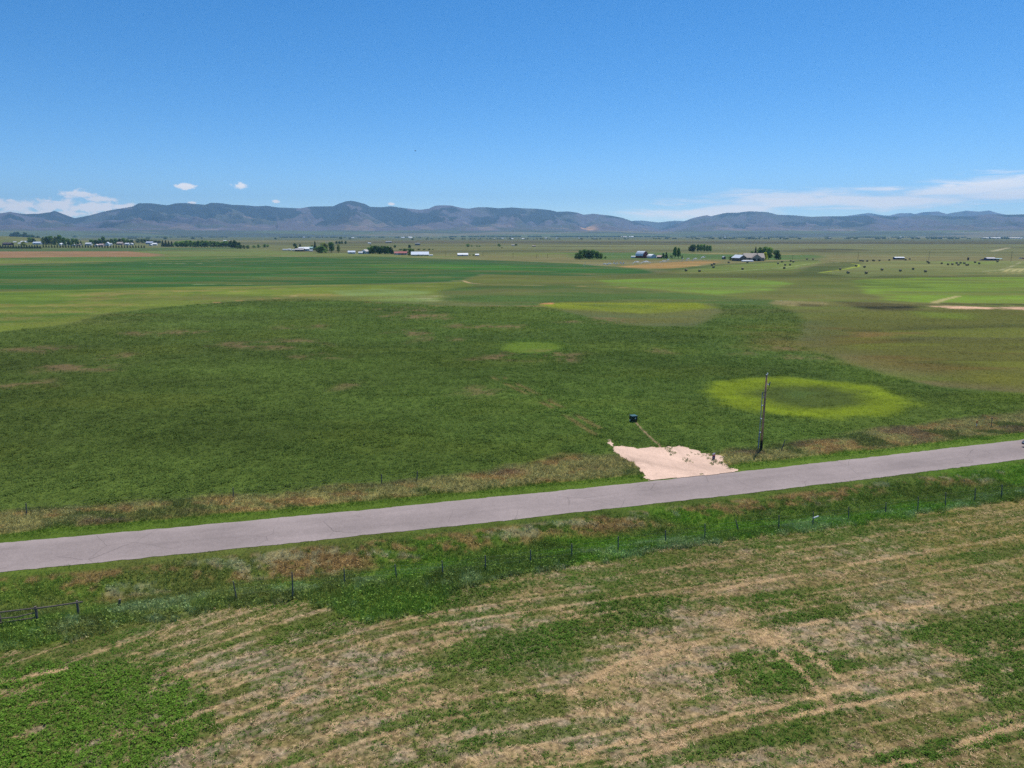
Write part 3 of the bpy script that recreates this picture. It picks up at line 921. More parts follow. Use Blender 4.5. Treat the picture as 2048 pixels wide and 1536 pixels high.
# ------------------------------------------------------------------ road, driveway
def build_road():
    xs = np.concatenate([np.linspace(-700, -80, 60)[:-1], np.linspace(-80, 120, 900)[:-1], np.linspace(120, 900, 60)])
    cu = np.linspace(-1, 1, 13)
    X, U = np.meshgrid(xs, cu, indexing='ij')
    sl_ = 0.275 + 7.6e-4 * np.clip(X, -120, 140)
    nrm = np.sqrt(1 + sl_ ** 2)
    wob = (fbm(X[:, 0], X[:, 0] * 0, .8, 3, 301) - .5)[:, None] * .30 * (np.abs(U) > .98) + (fbm(X[:, 0] + 99, X[:, 0] * 0 + 5, 6, 2, 302) - .5)[:, None] * .25 * (np.abs(U) > .98)
    off = U * HALF + wob * np.sign(U)
    px = X - off * sl_ / nrm
    py = road_c(X) + off / nrm
    pz = 0.06 - 0.05 * U ** 2
    n, k = X.shape
    v = np.stack([px, py, pz], -1).reshape(-1, 3)
    i = np.arange(n - 1)[:, None]
    j = np.arange(k - 1)[None, :]
    f = np.stack([i * k + j, (i + 1) * k + j, (i + 1) * k + j + 1, i * k + j + 1], -1).reshape(-1, 4)
    # tone: paler shoulders, a dull band along the middle joint, wheel paths
    xx, yy = v[:, 0], v[:, 1]
    uu = U.reshape(-1)
    tone = 1 + .10 * np.abs(uu) ** 3 - .07 * np.exp(-((np.abs(uu) - .12) / .22) ** 2) + .26 * (fbm(xx / 12, road_s(xx, yy), .8, 3, 303) - .5) + .28 * (fbm(xx, yy, 4, 4, 304) - .5) - .05 * np.exp(-((np.abs(np.abs(uu) - .52)) / .16) ** 2)
    col = lin((151, 137, 132)) * tone[:, None]
    me = np_mesh('road', v, f, col)
    m, nt, b = new_mat('chip_seal')
    b.inputs['Roughness'].default_value = .9
    a = nt.nodes.new('ShaderNodeAttribute')
    a.attribute_name = 'Col'
    c = a.outputs['Color']
    for sc, lo, hi in ((9.0, .86, 1.14), (30.0, .84, 1.16), (1.2, .95, 1.05)):
        n_ = noise_node(nt, sc, 3)
        c = mul_col(nt, c, remap(nt, n_.outputs['Fac'], .3, .7, lo, hi))
    # fine cracks
    tc = nt.nodes.new('ShaderNodeTexCoord')
    wn = noise_node(nt, .7, 3, .6, tc.outputs['Object'])
    ad = nt.nodes.new('ShaderNodeMix')
    ad.data_type = 'VECTOR'
    ad.inputs['Factor'].default_value = .25
    nt.links.new(tc.outputs['Object'], ad.inputs['A'])
    nt.links.new(wn.outputs['Color'], ad.inputs['B'])
    vo = nt.nodes.new('ShaderNodeTexVoronoi')
    vo.feature = 'DISTANCE_TO_EDGE'
    vo.inputs['Scale'].default_value = .22
    nt.links.new(ad.outputs['Result'], vo.inputs['Vector'])
    big = noise_node(nt, .16, 2)
    ck = remap(nt, vo.outputs['Distance'], 0.0, .006, .58, 1.0)
    mk = remap(nt, big.outputs['Fac'], .46, .55)
    mm = nt.nodes.new('ShaderNodeMix')
    mm.inputs['A'].default_value = 1.0
    nt.links.new(mk, mm.inputs['Factor'])
    nt.links.new(ck, mm.inputs['B'])
    c = mul_col(nt, c, mm.outputs['Result'])
    nt.links.new(c, b.inputs['Base Color'])
    tag(link('road', me, m, None, True), kind='structure')
    # gravel apron of the field entrance
    lo, hi = DRIVE.min(0) - 1, DRIVE.max(0) + 1
    st = .16
    gx, go = np.meshgrid(np.arange(lo[0], hi[0], st), np.arange(2.6, 22, st), indexing='ij')
    gy = road_c(gx) + go
    x, y = gx.ravel(), gy.ravel()
    sd = poly_sd(DRIVE, x + (fbm(x, y, 1.0, 3, 131) - .5) * 1.6, y + (fbm(x, y, 1.0, 3, 132) - .5) * 1.6)
    sd = np.where(road_s(x, y) < HALF + .5, poly_sd(DRIVE, x, y), sd)
    keep = (sd > 0).reshape(gx.shape) & (road_s(x, y) > HALF - .75).reshape(gx.shape)
    s_ = road_s(x, y)
    z = gz(x, y) + .035 + .08 * sstep(0, 1.6, np.minimum(sd, 1.6)) * sstep(HALF, HALF + 1.5, s_) + (fbm(x, y, 1.5, 3, 311) - .5) * .05
    z = np.where(s_ < HALF + .6, np.maximum(z, .035 + .02), z)
    n, k = gx.shape
    idx = np.arange(n * k).reshape(n, k)
    q = keep[:-1, :-1] & keep[1:, :-1] & keep[1:, 1:] & keep[:-1, 1:]
    f = np.stack([idx[:-1, :-1], idx[1:, :-1], idx[1:, 1:], idx[:-1, 1:]], -1)[q]
    tr = fbm((x * .6 + y * .8) , (x * .8 - y * .6) / 8, .9, 3, 312)
    rut = np.zeros(len(x))
    for pts in ([(1250, 965), (1290, 935), (1262, 912), (1232, 896)], [(1300, 962), (1318, 940), (1290, 915), (1252, 895)], [(1400, 955), (1352, 930), (1330, 905), (1318, 893)], [(1440, 950), (1385, 925), (1362, 905), (1350, 893)]):
        rut = np.maximum(rut, 1 - sstep(.10, .32, np.abs(line_d(flat(pts), x, y))))
    col = lin((214, 182, 160)) * (.66 + .34 * tr + .34 * fbm(x, y, 2.6, 4, 313) - .12 * rut * fbm(x, y, 1.5, 2, 314))[:, None]
    me = np_mesh('driveway', np.stack([x, y, z], 1), f, col)
    m = attr_mat('pit_run_gravel', [(6.0, .84, 1.16), (22.0, .76, 1.24)], bump=(25.0, .5, .03))
    tag(link('driveway', me, m, None, True), kind='structure')


build_road()


# ------------------------------------------------------------------ mountains
def elev(px, py):
    u, v = (px - 1024) / F, (768 - py) / F
    dx, dy, dz = u, math.cos(PITCH) + v * math.sin(PITCH), -math.sin(PITCH) + v * math.cos(PITCH)
    return math.atan2(dx, dy), dz / math.hypot(dx, dy)


CREST = [(-420, 425), (-250, 430), (-100, 424), (0, 426), (20, 423), (48, 427.5), (75, 427), (100, 424), (109, 421), (120, 425), (140, 432.5), (149, 436), (160, 434), (180, 430), (200, 424.5),
         (220, 420), (250, 415), (265, 412.5), (277, 406), (300, 406), (335, 410), (352, 406), (370, 405.5), (410, 409), (422, 405), (445, 406), (462, 409), (490, 410), (512, 412),
         (532, 411), (557, 414.5), (600, 416), (622, 412.5), (667, 412), (677, 407), (692, 402), (702, 401), (712, 402.5), (730, 407.5), (740, 413), (762, 414), (782, 412), (810, 416),
         (840, 419), (857, 417), (870, 411), (882, 410), (902, 410.5), (922, 415), (937, 417), (955, 414), (975, 414), (997, 416), (1024, 414.5), (1044, 416), (1074, 417), (1099, 419.5),
         (1114, 423), (1137, 422.5), (1154, 424.5), (1167, 429), (1187, 427), (1204, 429), (1224, 431), (1244, 435), (1257, 439.5), (1267, 443), (1289, 449), (1306, 454), (1320, 458),
         (1330, 455), (1344, 451), (1369, 442), (1384, 436), (1406, 431), (1414, 430), (1422, 432), (1434, 429), (1454, 425), (1474, 425), (1499, 422), (1514, 422.5), (1536, 424),
         (1556, 429), (1586, 430), (1621, 433), (1656, 432), (1696, 432), (1736, 430.5), (1776, 432.5), (1811, 432.5), (1836, 430.5), (1868, 430), (1906, 432.5), (1936, 432), (1981, 428),
         (2011, 429), (2048, 428), (2150, 424), (2300, 428), (2500, 425)]
FARBLUE = [(1640, 445), (1686, 432.5), (1711, 429), (1738, 425.5), (1768, 430.5), (1778, 431), (1798, 426), (1823, 426), (1829, 428), (1846, 424), (1876, 422.5), (1893, 427.5), (1906, 425),
           (1933, 421), (1958, 423), (1978, 420.5), (1996, 426), (2016, 429.5), (2060, 436), (2120, 446)]
GAP = [(1200, 455), (1240, 446), (1269, 441), (1286, 441), (1299, 442.5), (1319, 444.5), (1334, 442.5), (1349, 441), (1369, 442), (1400, 445), (1440, 455)]


def build_mountains(name, prof, r0, r1, r2, nrow, ncol, spur, seed, label):
    pa = np.array([elev(*p) for p in prof])
    az = np.linspace(pa[0, 0], pa[-1, 0], ncol)
    el = np.interp(az, pa[:, 0], pa[:, 1])
    rr = np.concatenate([np.linspace(r0, r1, nrow), np.linspace(r1, r2, nrow // 5)[1:]])
    A, Q = np.meshgrid(az, rr)
    E = np.broadcast_to(el, A.shape)
    rc = r1 * (1 + .0 * A)
    crest = E * rc + EYE
    x, y = Q * np.sin(A), Q * np.cos(A)
    t = (Q - r0) / (r1 - r0)
    # foot of the range wanders
    foot = .22 + .16 * (fbm(A * 14, A * 0 + seed, 1.0, 3, seed) - .5)
    tt = np.clip((t - foot) / (1 - foot), 0, 1)
    u = A * r1 + (.55 * (Q - r1) * np.sign(np.sin(A * 5 + seed)) * .6 + .35 * (Q - r1))
    wq = (fbm(x, y, 1500, 3, seed + 3) - .5) * 900
    wv = u / 1050 + (fbm(x, y, 2600, 3, seed + 4) - .5) * 2.6 + (fbm(x, y, 500, 3, seed + 6) - .5) * .35
    saw = wv - np.floor(wv)
    ridge = 1 - np.abs(2 * saw - 1)
    ridge = ridge ** .8 * (.72 + .28 * fbm(u, Q * .2, 900, 2, seed + 7))
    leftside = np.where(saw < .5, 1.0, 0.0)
    w2 = u / 330 + .5 * (Q - r1) / 330 * np.where(saw < .5, -1, 1) * .5 + (fbm(x, y, 420, 3, seed + 9) - .5) * 1.8
    ridge2 = 1 - np.abs(2 * (w2 - np.floor(w2)) - 1)
    rise = tt ** .9
    env = np.clip(4 * tt * (1 - tt), 0, 1) ** .7
    z = crest * rise * (1 - spur * env * (1 - ridge) - spur * .30 * env * (1 - ridge2)) + (fbm(x, y, 300, 4, seed + 10) - .5) * 95 * env
    bench = 62 * sstep(0, foot, t) * (r0 < 9000)
    z = np.where(tt > 0, np.maximum(z, 0) + bench * (1 - rise), bench)
    z = np.minimum(z, np.where(t < 1, E * Q * .995 + EYE, 1e9))
    back = np.clip((Q - r1) / (r2 - r1), 0, 1)
    z = np.where(Q > r1, crest * (1 - .35 * back), z) - 4
    n, k = A.shape
    i = np.arange(n - 1)[:, None]
    j = np.arange(k - 1)[None, :]
    f = np.stack([i * k + j, i * k + j + 1, (i + 1) * k + j + 1, (i + 1) * k + j], -1).reshape(-1, 4)[:, ::-1]
    # cover: sage and grass below, dark timber on the upper slopes and in the draws, pale scree; both placed by slope side to paint in relief shading
    g1 = fbm(x, y, 700, 3, seed + 11)
    g2 = fbm(u, Q * .5, 700, 3, seed + 12)
    rgb = np.empty((n * k, 3))
    rgb[:] = lin((122, 113, 122))
    xf, yf = x.ravel(), y.ravel()
    w = sstep(.45, .62, g2).ravel()[:, None]
    rgb = rgb * (1 - w * .7) + lin((92, 100, 86)) * w * .7
    hgt = (z / np.maximum(crest, 1)).ravel()
    tim_shade = sstep(.49, .55, (.55 * g1 + .26 * (1 - ridge) * sstep(.1, .5, tt) + .22 * leftside * ridge + .22 * sstep(.45, .95, tt) * sstep(.026, .042, E)).ravel())  # timber, also painting shade into the left sides and draws
    tim_shade = tim_shade * sstep(.25, .5, tt.ravel())
    w = tim_shade[:, None] * .92
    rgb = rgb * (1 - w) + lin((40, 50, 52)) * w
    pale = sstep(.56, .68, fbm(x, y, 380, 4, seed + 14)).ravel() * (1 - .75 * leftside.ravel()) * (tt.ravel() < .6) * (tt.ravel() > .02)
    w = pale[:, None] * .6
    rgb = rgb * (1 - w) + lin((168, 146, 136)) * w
    px = 1024 + F * np.tan(A).ravel() * math.cos(PITCH) * 1.022
    if name == 'mountains' and r0 < 9000:
        c0 = sstep(0, 10, px - 1142 - 30 * (1 - tt.ravel() / .4)) * (1 - sstep(1172, 1200, px)) * sstep(.02, .08, tt.ravel()) * (1 - sstep(.34, .46, tt.ravel()))
        w = (c0 * .95)[:, None]
        rgb = rgb * (1 - w) + lin((244, 188, 140)) * w
        # worked fields on the bench
        fl = (tt.ravel() <= 0.02)[:, None] * .75
        rgb = rgb * (1 - fl) + lin((86, 100, 76)) * fl
        fl = ((tt.ravel() <= 0.02) * sstep(.4, .6, fbm(x / 3, y, 380, 2, seed + 20).ravel()))[:, None]
        rgb = rgb * (1 - fl) + lin((112, 124, 88)) * fl
        fl = ((tt.ravel() <= 0.03) * sstep(.6, .66, fbm(x / 4, y, 300, 2, seed + 21).ravel()))[:, None]
        rgb = rgb * (1 - fl * .6) + lin((160, 146, 118)) * fl * .6
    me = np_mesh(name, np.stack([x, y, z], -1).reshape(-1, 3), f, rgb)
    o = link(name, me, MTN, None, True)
    tag(o, label, kind='structure')


MTN = attr_mat('mountain_cover', [(.012, .86, 1.14), (.0025, .88, 1.12)], gain=.60)
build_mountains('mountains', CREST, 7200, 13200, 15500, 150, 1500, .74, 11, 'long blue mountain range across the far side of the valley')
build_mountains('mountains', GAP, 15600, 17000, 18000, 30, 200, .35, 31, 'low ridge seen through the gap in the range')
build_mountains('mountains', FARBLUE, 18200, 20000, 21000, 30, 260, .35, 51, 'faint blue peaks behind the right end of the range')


# ------------------------------------------------------------------ grasses, crop, stubble (uncountable: one object each)
def leaf_template(n, seed, h, spread, size, upright, flat_=0.0):
    r = np.random.default_rng(seed)
    c = np.stack([r.normal(0, spread, n), r.normal(0, spread, n), h * r.uniform(.15, 1, n)], 1)
    d1 = r.normal(0, 1, (n, 3))
    d1[:, 2] = np.abs(d1[:, 2]) * upright
    d1 /= np.linalg.norm(d1, axis=1)[:, None]
    if flat_:
        d1[:, 2] *= 1 - flat_
        d1 /= np.linalg.norm(d1, axis=1)[:, None]
    ref = r.normal(0, 1, (n, 3)) * (1 - flat_) + np.array([0, 0, 1.6]) * flat_
    d2 = np.cross(d1, ref)
    d2 /= np.linalg.norm(d2, axis=1)[:, None]
    s = size * r.uniform(.6, 1.3, n)[:, None]
    return np.stack([c - d1 * s * .5 - d2 * s * .38, c - d1 * s * .5 + d2 * s * .38, c + d1 * s * .75], 1)    # n,3,3


def blade_template(n, seed, h, spread, width, lean):
    r = np.random.default_rng(seed)
    a = r.uniform(0, 2 * np.pi, n)
    b = np.stack([r.normal(0, spread, n), r.normal(0, spread, n), np.zeros(n) - .02], 1)
    hh = h * r.uniform(.55, 1.1, n)
    ln = lean * r.uniform(.2, 1.2, n) * hh
    tip = b + np.stack([np.cos(a) * ln, np.sin(a) * ln, hh], 1)
    a2 = r.uniform(0, 2 * np.pi, n)
    w = np.stack([np.cos(a2), np.sin(a2), 0 * a2], 1) * width * r.uniform(.6, 1.3, n)[:, None]
    return np.stack([b - w, b + w, tip], 1)


def lay_template(n, seed, length, spread, width):
    r = np.random.default_rng(seed)
    c = np.stack([r.normal(0, spread, n), r.normal(0, spread, n), r.uniform(.02, .10, n)], 1)
    a = r.normal(.3, .8, n)
    d = np.stack([np.cos(a), np.sin(a), r.normal(0, .12, n)], 1) * length * r.uniform(.5, 1.2, n)[:, None]
    w = np.stack([-np.sin(a), np.cos(a), 0 * a], 1) * width
    return np.stack([c - d * .5 - w, c - d * .5 + w, c + d * .5], 1)


def scatter(name, x, y, z, scale, rgb, temps, mat, label, jitter=.22, zscale=None):
    n = len(x)
    which = rng.integers(0, len(temps), n)
    V, K = [], []
    for k, T in enumerate(temps):
        idx = np.nonzero(which == k)[0]
        if idx.size == 0:
            continue
        a = rng.uniform(0, 2 * np.pi, idx.size)
        ca, sa = np.cos(a), np.sin(a)
        t = T.reshape(-1, 3)
        sc = scale[idx][:, None]
        zs = sc if zscale is None else sc * zscale[idx][:, None]
        X = (t[:, 0] * ca[:, None] - t[:, 1] * sa[:, None]) * sc + x[idx][:, None]
        Y = (t[:, 0] * sa[:, None] + t[:, 1] * ca[:, None]) * sc + y[idx][:, None]
        Z = t[:, 2] * zs + z[idx][:, None]
        V.append(np.stack([X, Y, Z], -1).reshape(-1, 3))
        m = T.shape[0]
        c = np.repeat(rgb[idx], m, axis=0) * (1 + jitter * rng.normal(0, 1, (idx.size * m, 1))).clip(.35, 1.9)
        K.append(np.repeat(c, 3, axis=0))
    V = np.concatenate(V)
    K = np.concatenate(K)
    f = np.arange(len(V)).reshape(-1, 3)
    o = link(name, np_mesh(name, V, f, K), mat)
    tag(o, label, kind='stuff')
    return len(f)


GREENERY = attr_mat('greenery', [(3.0, .86, 1.14)], transl=.30)
STRAWM = attr_mat('dry_straw', [(6.0, .85, 1.15)], transl=.12)
n_tri = 0


def frustum_points(n_per_m2, d0, d1, margin=1.08):
    """random points on the ground between two distances, a little wider than the view"""
    hw = math.atan(1024 / F) * margin + R(3)
    area = hw * (d1 * d1 - d0 * d0)
    n = int(area * n_per_m2)
    d = np.sqrt(rng.uniform(d0 * d0, d1 * d1, n))
    a = rng.uniform(-hw, hw, n)
    return d * np.sin(a), d * np.cos(a)


def grow():
    global n_tri
    # --- hay regrowth and straw in the foreground
    T = [leaf_template(9, 400 + k, .13, .065, .075, .7, .5) for k in range(10)]
    x, y = frustum_points(40, 29, 98)
    k = road_s(x, y) < -9
    x, y = x[k], y[k]
    rgb, hay, verge, crop = base_rgb(x, y)
    g, lush, dryw, rows, fine, broad = hay_masks(x, y)
    keep = (hay > .5) & (rng.uniform(0, 1, len(x)) < g * .95)
    x, y, g, lush = x[keep], y[keep], g[keep], lush[keep]
    br = fbm(x, y, 3.0, 3, 431)
    c = lin((84, 114, 42)) * (.75 + .5 * br)[:, None]
    q = (sstep(.45, .65, fbm(x, y, 3.0, 3, 432)) * (1 - .7 * lush))[:, None] * .8
    c = c * (1 - q) + lin((112, 118, 56)) * q
    q = (sstep(.5, .62, fbm(x, y, 2.0, 3, 433)) * sstep(-12, -20, x) * lush)[:, None]
    c = c * (1 - q) + lin((90, 122, 42)) * q
    q = (.8 * sstep(1.0, 1.3, lush))[:, None]
    c = c * (1 - q) + lin((100, 132, 46)) * (.85 + .3 * br)[:, None] * q
    n_tri += scatter('hay_regrowth', x, y, gz(x, y), rng.uniform(.6, 1.35, len(x)) * (.8 + .35 * lush), c * 1.25, T, GREENERY,
                     'short green regrowth between the stubble rows of the mown hay field')
    T = [lay_template(7, 450 + k, .26, .17, .009) for k in range(8)]
    x, y = frustum_points(22, 29, 96)
    k = road_s(x, y) < -9
    x, y = x[k], y[k]
    rgb, hay, verge, crop = base_rgb(x, y)
    g, lush, dryw, rows, fine, broad = hay_masks(x, y)
    keep = (hay > .5) & (rng.uniform(0, 1, len(x)) < .26 * (1 - g) + .6 * np.clip(dryw, 0, 1) ** 1.3)
    x, y = x[keep], y[keep]
    c = lin((208, 176, 138)) * (.7 + .6 * rng.uniform(0, 1, len(x)))[:, None]
    n_tri += scatter('cut_straw', x, y, gz(x, y) + .02, rng.uniform(.6, 1.3, len(x)), c, T, STRAWM, 'cut straw and dry stubble lying along the mown rows', .25)
    # --- verges
    T = [blade_template(11, 500 + k, .52, .13, .022, .55) for k in range(8)] + [leaf_template(10, 520 + k, .42, .15, .13, .9) for k in range(4)]
    x, y = frustum_points(24, 42, 150)
    s = road_s(x, y)
    k = (np.abs(s) > HALF + .05) & (np.abs(s) < 26)
    x, y, s = x[k], y[k], s[k]
    rgb, hay, verge, crop = base_rgb(x, y)
    keep = (verge > .45) & (hay < .5) & (rng.uniform(0, 1, len(x)) < .85)
    x, y, s, rgb = x[keep], y[keep], s[keep], rgb[keep]
    f = np.abs(s) - HALF
    hsc = .30 + .55 * sstep(.4, 2.6, f) + .45 * (fbm(x, y, 2.4, 3, 531) - .4)
    far_side = s > 0
    hsc = np.where(far_side, hsc * np.where(f < 3.4, .50, .85), hsc * (.80 + .38 * sstep(7, 9.5, f)))
    c = rgb * (np.where(far_side, 1.40, 1.85) + .26 * rng.normal(0, 1, len(x)))[:, None].clip(.7, 2.6)
    n_tri += scatter('verge_grass', x, y, gz(x, y), np.clip(hsc, .22, 1.6), c, T, GREENERY, 'tall weeds and grass growing along both verges and the ditch', .20)
    # --- the big crop: coarser with distance
    T = [leaf_template(9, 600 + k, .30, .20, .17, .8, .62) for k in range(8)]
    xs, ys, sc = [], [], []
    for d0, d1, dens, size in ((70, 115, 10, .72), (115, 170, 6, .80), (170, 240, 2.6, 1.0), (240, 330, 1.1, 1.25)):
        x, y = frustum_points(dens, d0, d1)
        xs.append(x)
        ys.append(y)
        sc.append(np.full(len(x), size))
    x, y, sc = np.concatenate(xs), np.concatenate(ys), np.concatenate(sc)
    k = road_s(x, y) > HALF + 4
    x, y, sc = x[k], y[k], sc[k]
    rgb, hay, verge, crop = base_rgb(x, y)
    keep = (verge < .5) & (poly_sd(DRIVE, x, y) < 0) & (line_d(TRENCH, x, y) > .13) & (rng.uniform(0, 1, len(x)) < .55 + .6 * fbm(x / 1.6, y, 2.6, 3, 631))
    x, y, sc, rgb, crop = x[keep], y[keep], sc[keep], rgb[keep], crop[keep]
    sc = sc * (.50 + .50 * np.clip(crop, 0, 1)) * (.55 + .8 * fbm(x / 1.6, y, 2.8, 3, 632)) * rng.uniform(.75, 1.3, len(x))
    dd = poly_sd(DRIVE, x, y)
    yellow = sstep(1.0, 1.6, rgb[:, 0] / np.maximum(rgb[:, 1], 1e-4) * 1.25)
    n_tri += scatter('crop_stand', x, y, gz(x, y), sc, rgb * (1.14 + .10 * rng.normal(0, 1, len(x)))[:, None], T, GREENERY,
                     'dense green alfalfa stand covering the wide field beyond the road', .12, zscale=np.where(dd > -3, 1.25, 1.0))


grow()


# ------------------------------------------------------------------ trees
LEAF = attr_mat('leaves', [(.9, .78, 1.22)], transl=.30, gain=1.7, objcol=True, rnd=.10)
BARK = plain('bark', (96, 82, 68), .95, .25, 6)


def crown_tris(centers, normals, size, seed, tilt=.8):
    r = np.random.default_rng(seed)
    n = len(centers)
    d1 = normals + r.normal(0, tilt, (n, 3))
    d1 /= np.linalg.norm(d1, axis=1)[:, None]
    a = np.cross(d1, r.normal(0, 1, (n, 3)))
    a /= np.linalg.norm(a, axis=1)[:, None]
    b = np.cross(d1, a)
    s = size * r.uniform(.6, 1.4, n)[:, None]
    return np.stack([centers - a * s - b * s * .6, centers + a * s - b * s * .6, centers + b * s * 1.1], 1).reshape(-1, 3)


def broadleaf_mesh(seed, kind):
    """crown one unit tall and about one unit wide, many leaf clumps on uneven lobes"""
    r = np.random.default_rng(seed)
    P, Nn, K = [], [], []
    if kind == 'round':
        nl, zb = 16, .03
    elif kind == 'tall':
        nl, zb = 17, .14
    else:
        nl, zb = 11, .02
    for i in range(nl):
        zz = zb + .12 + (.80 - zb) * (i + .5) / nl * r.uniform(.85, 1.12)
        env = math.sin(math.pi * min(max((zz - zb + .10) / (1.10 - zb), 0.02), 1)) ** .6
        if kind == 'tall':
            env *= .85
        a = r.uniform(0, 2 * math.pi)
        rad = .30 * env * r.uniform(.25, 1.15)
        lr = r.uniform(.13, .22) * (.6 + .5 * env)
        c = np.array([math.cos(a) * rad, math.sin(a) * rad, min(zz, 1 - lr * .8)])
        m = 130 if kind != 'shrub' else 90
        d = r.normal(0, 1, (m, 3))
        d /= np.linalg.norm(d, axis=1)[:, None]
        rr = lr * r.uniform(.55, 1.08, m)[:, None]
        P.append(c + d * rr * np.array([1.15, 1.15, .9]))
        Nn.append(d)
        tone = r.uniform(.72, 1.25)
        K.append(np.full(m, tone) * r.uniform(.8, 1.2, m))
    P, Nn, K = np.concatenate(P), np.concatenate(Nn), np.concatenate(K)
    k = P[:, 2] > .01
    P, Nn, K = P[k], Nn[k], K[k]
    v = crown_tris(P, Nn, .036, seed)
    v[:, 2] = np.maximum(v[:, 2], 0)
    return np_mesh('crown', v, np.arange(len(v)).reshape(-1, 3), np.repeat(K, 3)[:, None] * np.ones(3))


def spruce_mesh(seed):
    r = np.random.default_rng(seed)
    P, Nn, K = [], [], []
    for i in range(26):
        z = .05 + .93 * i / 26
        R0 = .42 * (1 - z) ** .9 + .015
        nb = max(5, int(16 * (1 - z)) + 4)
        for b in range(nb):
            a = r.uniform(0, 2 * math.pi)
            L = R0 * r.uniform(.7, 1.12)
            for q in range(5):
                f = .3 + .7 * (q + r.uniform(0, 1)) / 5
                P.append((math.cos(a) * L * f, math.sin(a) * L * f, z - .09 * L * f * f + r.normal(0, .008)))
                Nn.append((math.cos(a) * .6, math.sin(a) * .6, .7))
                K.append(r.uniform(.75, 1.25))
    P, Nn, K = np.array(P), np.array(Nn), np.array(K)
    v = crown_tris(P, Nn, .030, seed, .5)
    v[:, 2] = np.clip(v[:, 2], 0, 1)
    return np_mesh('crown', v, np.arange(len(v)).reshape(-1, 3), np.repeat(K, 3)[:, None] * np.ones(3))


def trunk_mesh(seed, tall):
    r = random.Random(seed)
    m = MB()
    m.tube([(0, 0, -.02), (.01, 0, .2), (-.01, .01, .5), (.0, 0, .82)], .03, 7, .008)
    if tall:
        for k in range(5):
            a = r.uniform(0, 6.28)
            z = r.uniform(.25, .55)
            m.tube([(0, 0, z), (math.cos(a) * .12, math.sin(a) * .12, z + .14), (math.cos(a) * .22, math.sin(a) * .22, z + .3)], .013, 5, .004)
    return m.mesh('trunk')


CROWNS = {'round': [broadleaf_mesh(700 + k, 'round') for k in range(4)], 'tall': [broadleaf_mesh(720 + k, 'tall') for k in range(4)],
          'shrub': [broadleaf_mesh(740 + k, 'shrub') for k in range(3)], 'spruce': [spruce_mesh(760 + k) for k in range(3)]}
TRUNKS = {'round': trunk_mesh(1, True), 'tall': trunk_mesh(2, True), 'spruce': trunk_mesh(3, False), 'shrub': trunk_mesh(4, True)}
for me_ in [m for l_ in CROWNS.values() for m in l_]:
    me_.materials.append(LEAF)
for me_ in TRUNKS.values():
    me_.materials.append(BARK)
GREEN = {'dark': (66, 88, 50), 'mid': (96, 120, 64), 'light': (120, 142, 74), 'olive': (128, 134, 80), 'spruce': (54, 74, 52), 'yellow': (176, 180, 60), 'grey': (104, 118, 84)}
NAMES = {'round': 'broadleaf_tree', 'tall': 'cottonwood_tree', 'spruce': 'spruce_tree', 'shrub': 'shrub'}


def mpp(p):
    return (Vector(p) - Vector((0, 0, EYE))).length / F


def tree(kind, px, py, hpx, wpx, tone, label, group=None, cat='tree'):
    p = at(px, py)
    s = mpp(p)
    o = thing(NAMES[kind], label, 'shrub' if kind == 'shrub' else cat, p, random.uniform(0, 6.28), group)
    h = hpx * s * random.uniform(.96, 1.04)
    wscale = {'round': 1.14, 'tall': 1.12, 'spruce': 1.25, 'shrub': 1.05}[kind]
    o.scale = (wpx * s * wscale,) * 2 + (h,)
    cr = bpy.data.objects.new('crown', random.choice(CROWNS[kind]))
    C.objects.link(cr)
    cr.parent = o
    cr.color = (*(lin(GREEN[tone])), 1)
    tr = bpy.data.objects.new('trunk', TRUNKS[kind])
    C.objects.link(tr)
    tr.parent = o
    return o


